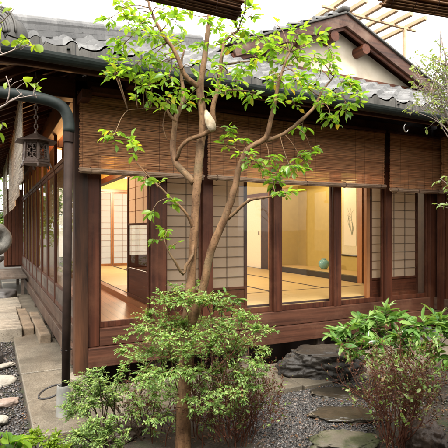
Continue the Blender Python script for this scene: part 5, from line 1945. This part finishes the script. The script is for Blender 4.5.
# ------------------------------------------------------------------ light
EXPO = 1.82
w = bpy.data.worlds.new('World')
scene.world = w
w.use_nodes = True
nt = w.node_tree
nt.nodes.clear()
out = nt.nodes.new('ShaderNodeOutputWorld')
bg = nt.nodes.new('ShaderNodeBackground')
sky = nt.nodes.new('ShaderNodeTexSky')
sky.sky_type = 'NISHITA'
sky.sun_disc = False
SUN_EL, SUN_AZ = R(56), R(205)            # azimuth measured clockwise from +Y
sky.sun_elevation = SUN_EL
sky.sun_rotation = SUN_AZ
sky.air_density = 1.0
sky.dust_density = 3.0
# thin white cloud over the whole sky
tc = nt.nodes.new('ShaderNodeTexCoord')
nz = nt.nodes.new('ShaderNodeTexNoise')
nz.inputs['Scale'].default_value = 2.2
nz.inputs['Detail'].default_value = 6
nt.links.new(tc.outputs['Generated'], nz.inputs['Vector'])
hsv = nt.nodes.new('ShaderNodeHueSaturation')
hsv.inputs['Saturation'].default_value = 0.12
hsv.inputs['Value'].default_value = 1.25
nt.links.new(sky.outputs[0], hsv.inputs['Color'])
mr = nt.nodes.new('ShaderNodeMapRange')
mr.inputs['From Min'].default_value = 0.3
mr.inputs['From Max'].default_value = 0.7
mr.inputs['To Min'].default_value = 0.0
mr.inputs['To Max'].default_value = 0.5
nt.links.new(nz.outputs['Fac'], mr.inputs['Value'])
mx = nt.nodes.new('ShaderNodeMix')
mx.data_type = 'RGBA'
nt.links.new(mr.outputs[0], mx.inputs[0])
nt.links.new(hsv.outputs[0], mx.inputs[6])
mx.inputs[7].default_value = (10.6, 9.9, 8.9, 1)
nt.links.new(mx.outputs[2], bg.inputs['Color'])
bg.inputs['Strength'].default_value = 0.13
nt.links.new(bg.outputs[0], out.inputs['Surface'])

sd = bpy.data.lights.new('sun', 'SUN')
sd.energy = 1.5
sd.angle = R(12)
sd.color = (1.0, 0.95, 0.87)
so_ = bpy.data.objects.new('sun', sd)
C.objects.link(so_)
dirv = Vector((math.sin(SUN_AZ) * math.cos(SUN_EL), math.cos(SUN_AZ) * math.cos(SUN_EL), math.sin(SUN_EL)))
so_.rotation_euler = dirv.to_track_quat('Z', 'Y').to_euler()


def lamp_light(name, loc, power, col, size=0.1):
    l = bpy.data.lights.new(name, 'POINT')
    l.energy = power
    l.color = col
    l.shadow_soft_size = size
    o = bpy.data.objects.new(name, l)
    o.location = loc
    C.objects.link(o)


lamp_light('room_lamp_light', (3.7, 7.2, 2.58), 62, (1.0, 0.86, 0.62), 0.18)
lamp_light('alcove_lamp_light', (6.2, 7.6, 2.80), 9, (1.0, 0.86, 0.6), 0.06)
lamp_light('veranda_lamp_light', (1.12, 7.5, 2.40), 17, (1.0, 0.50, 0.18), 0.08)
lamp_light('back_room_fill_light', (3.0, 10.5, 2.5), 75, (1.0, 0.88, 0.66), 0.15)  # unseen fill light added to brighten the back room and its screens

vs_ = scene.view_settings
vs_.view_transform = 'Standard'
vs_.look = 'None'
vs_.exposure = EXPO
vs_.gamma = 1
vs_.use_curve_mapping = False
scene.render.engine = 'CYCLES'
cy = scene.cycles
cy.use_denoising = True
cy.max_bounces = 10
cy.diffuse_bounces = 5
cy.glossy_bounces = 4
cy.transmission_bounces = 8
cy.transparent_max_bounces = 16
cy.caustics_reflective = False
cy.caustics_refractive = False
cy.sample_clamp_indirect = 8
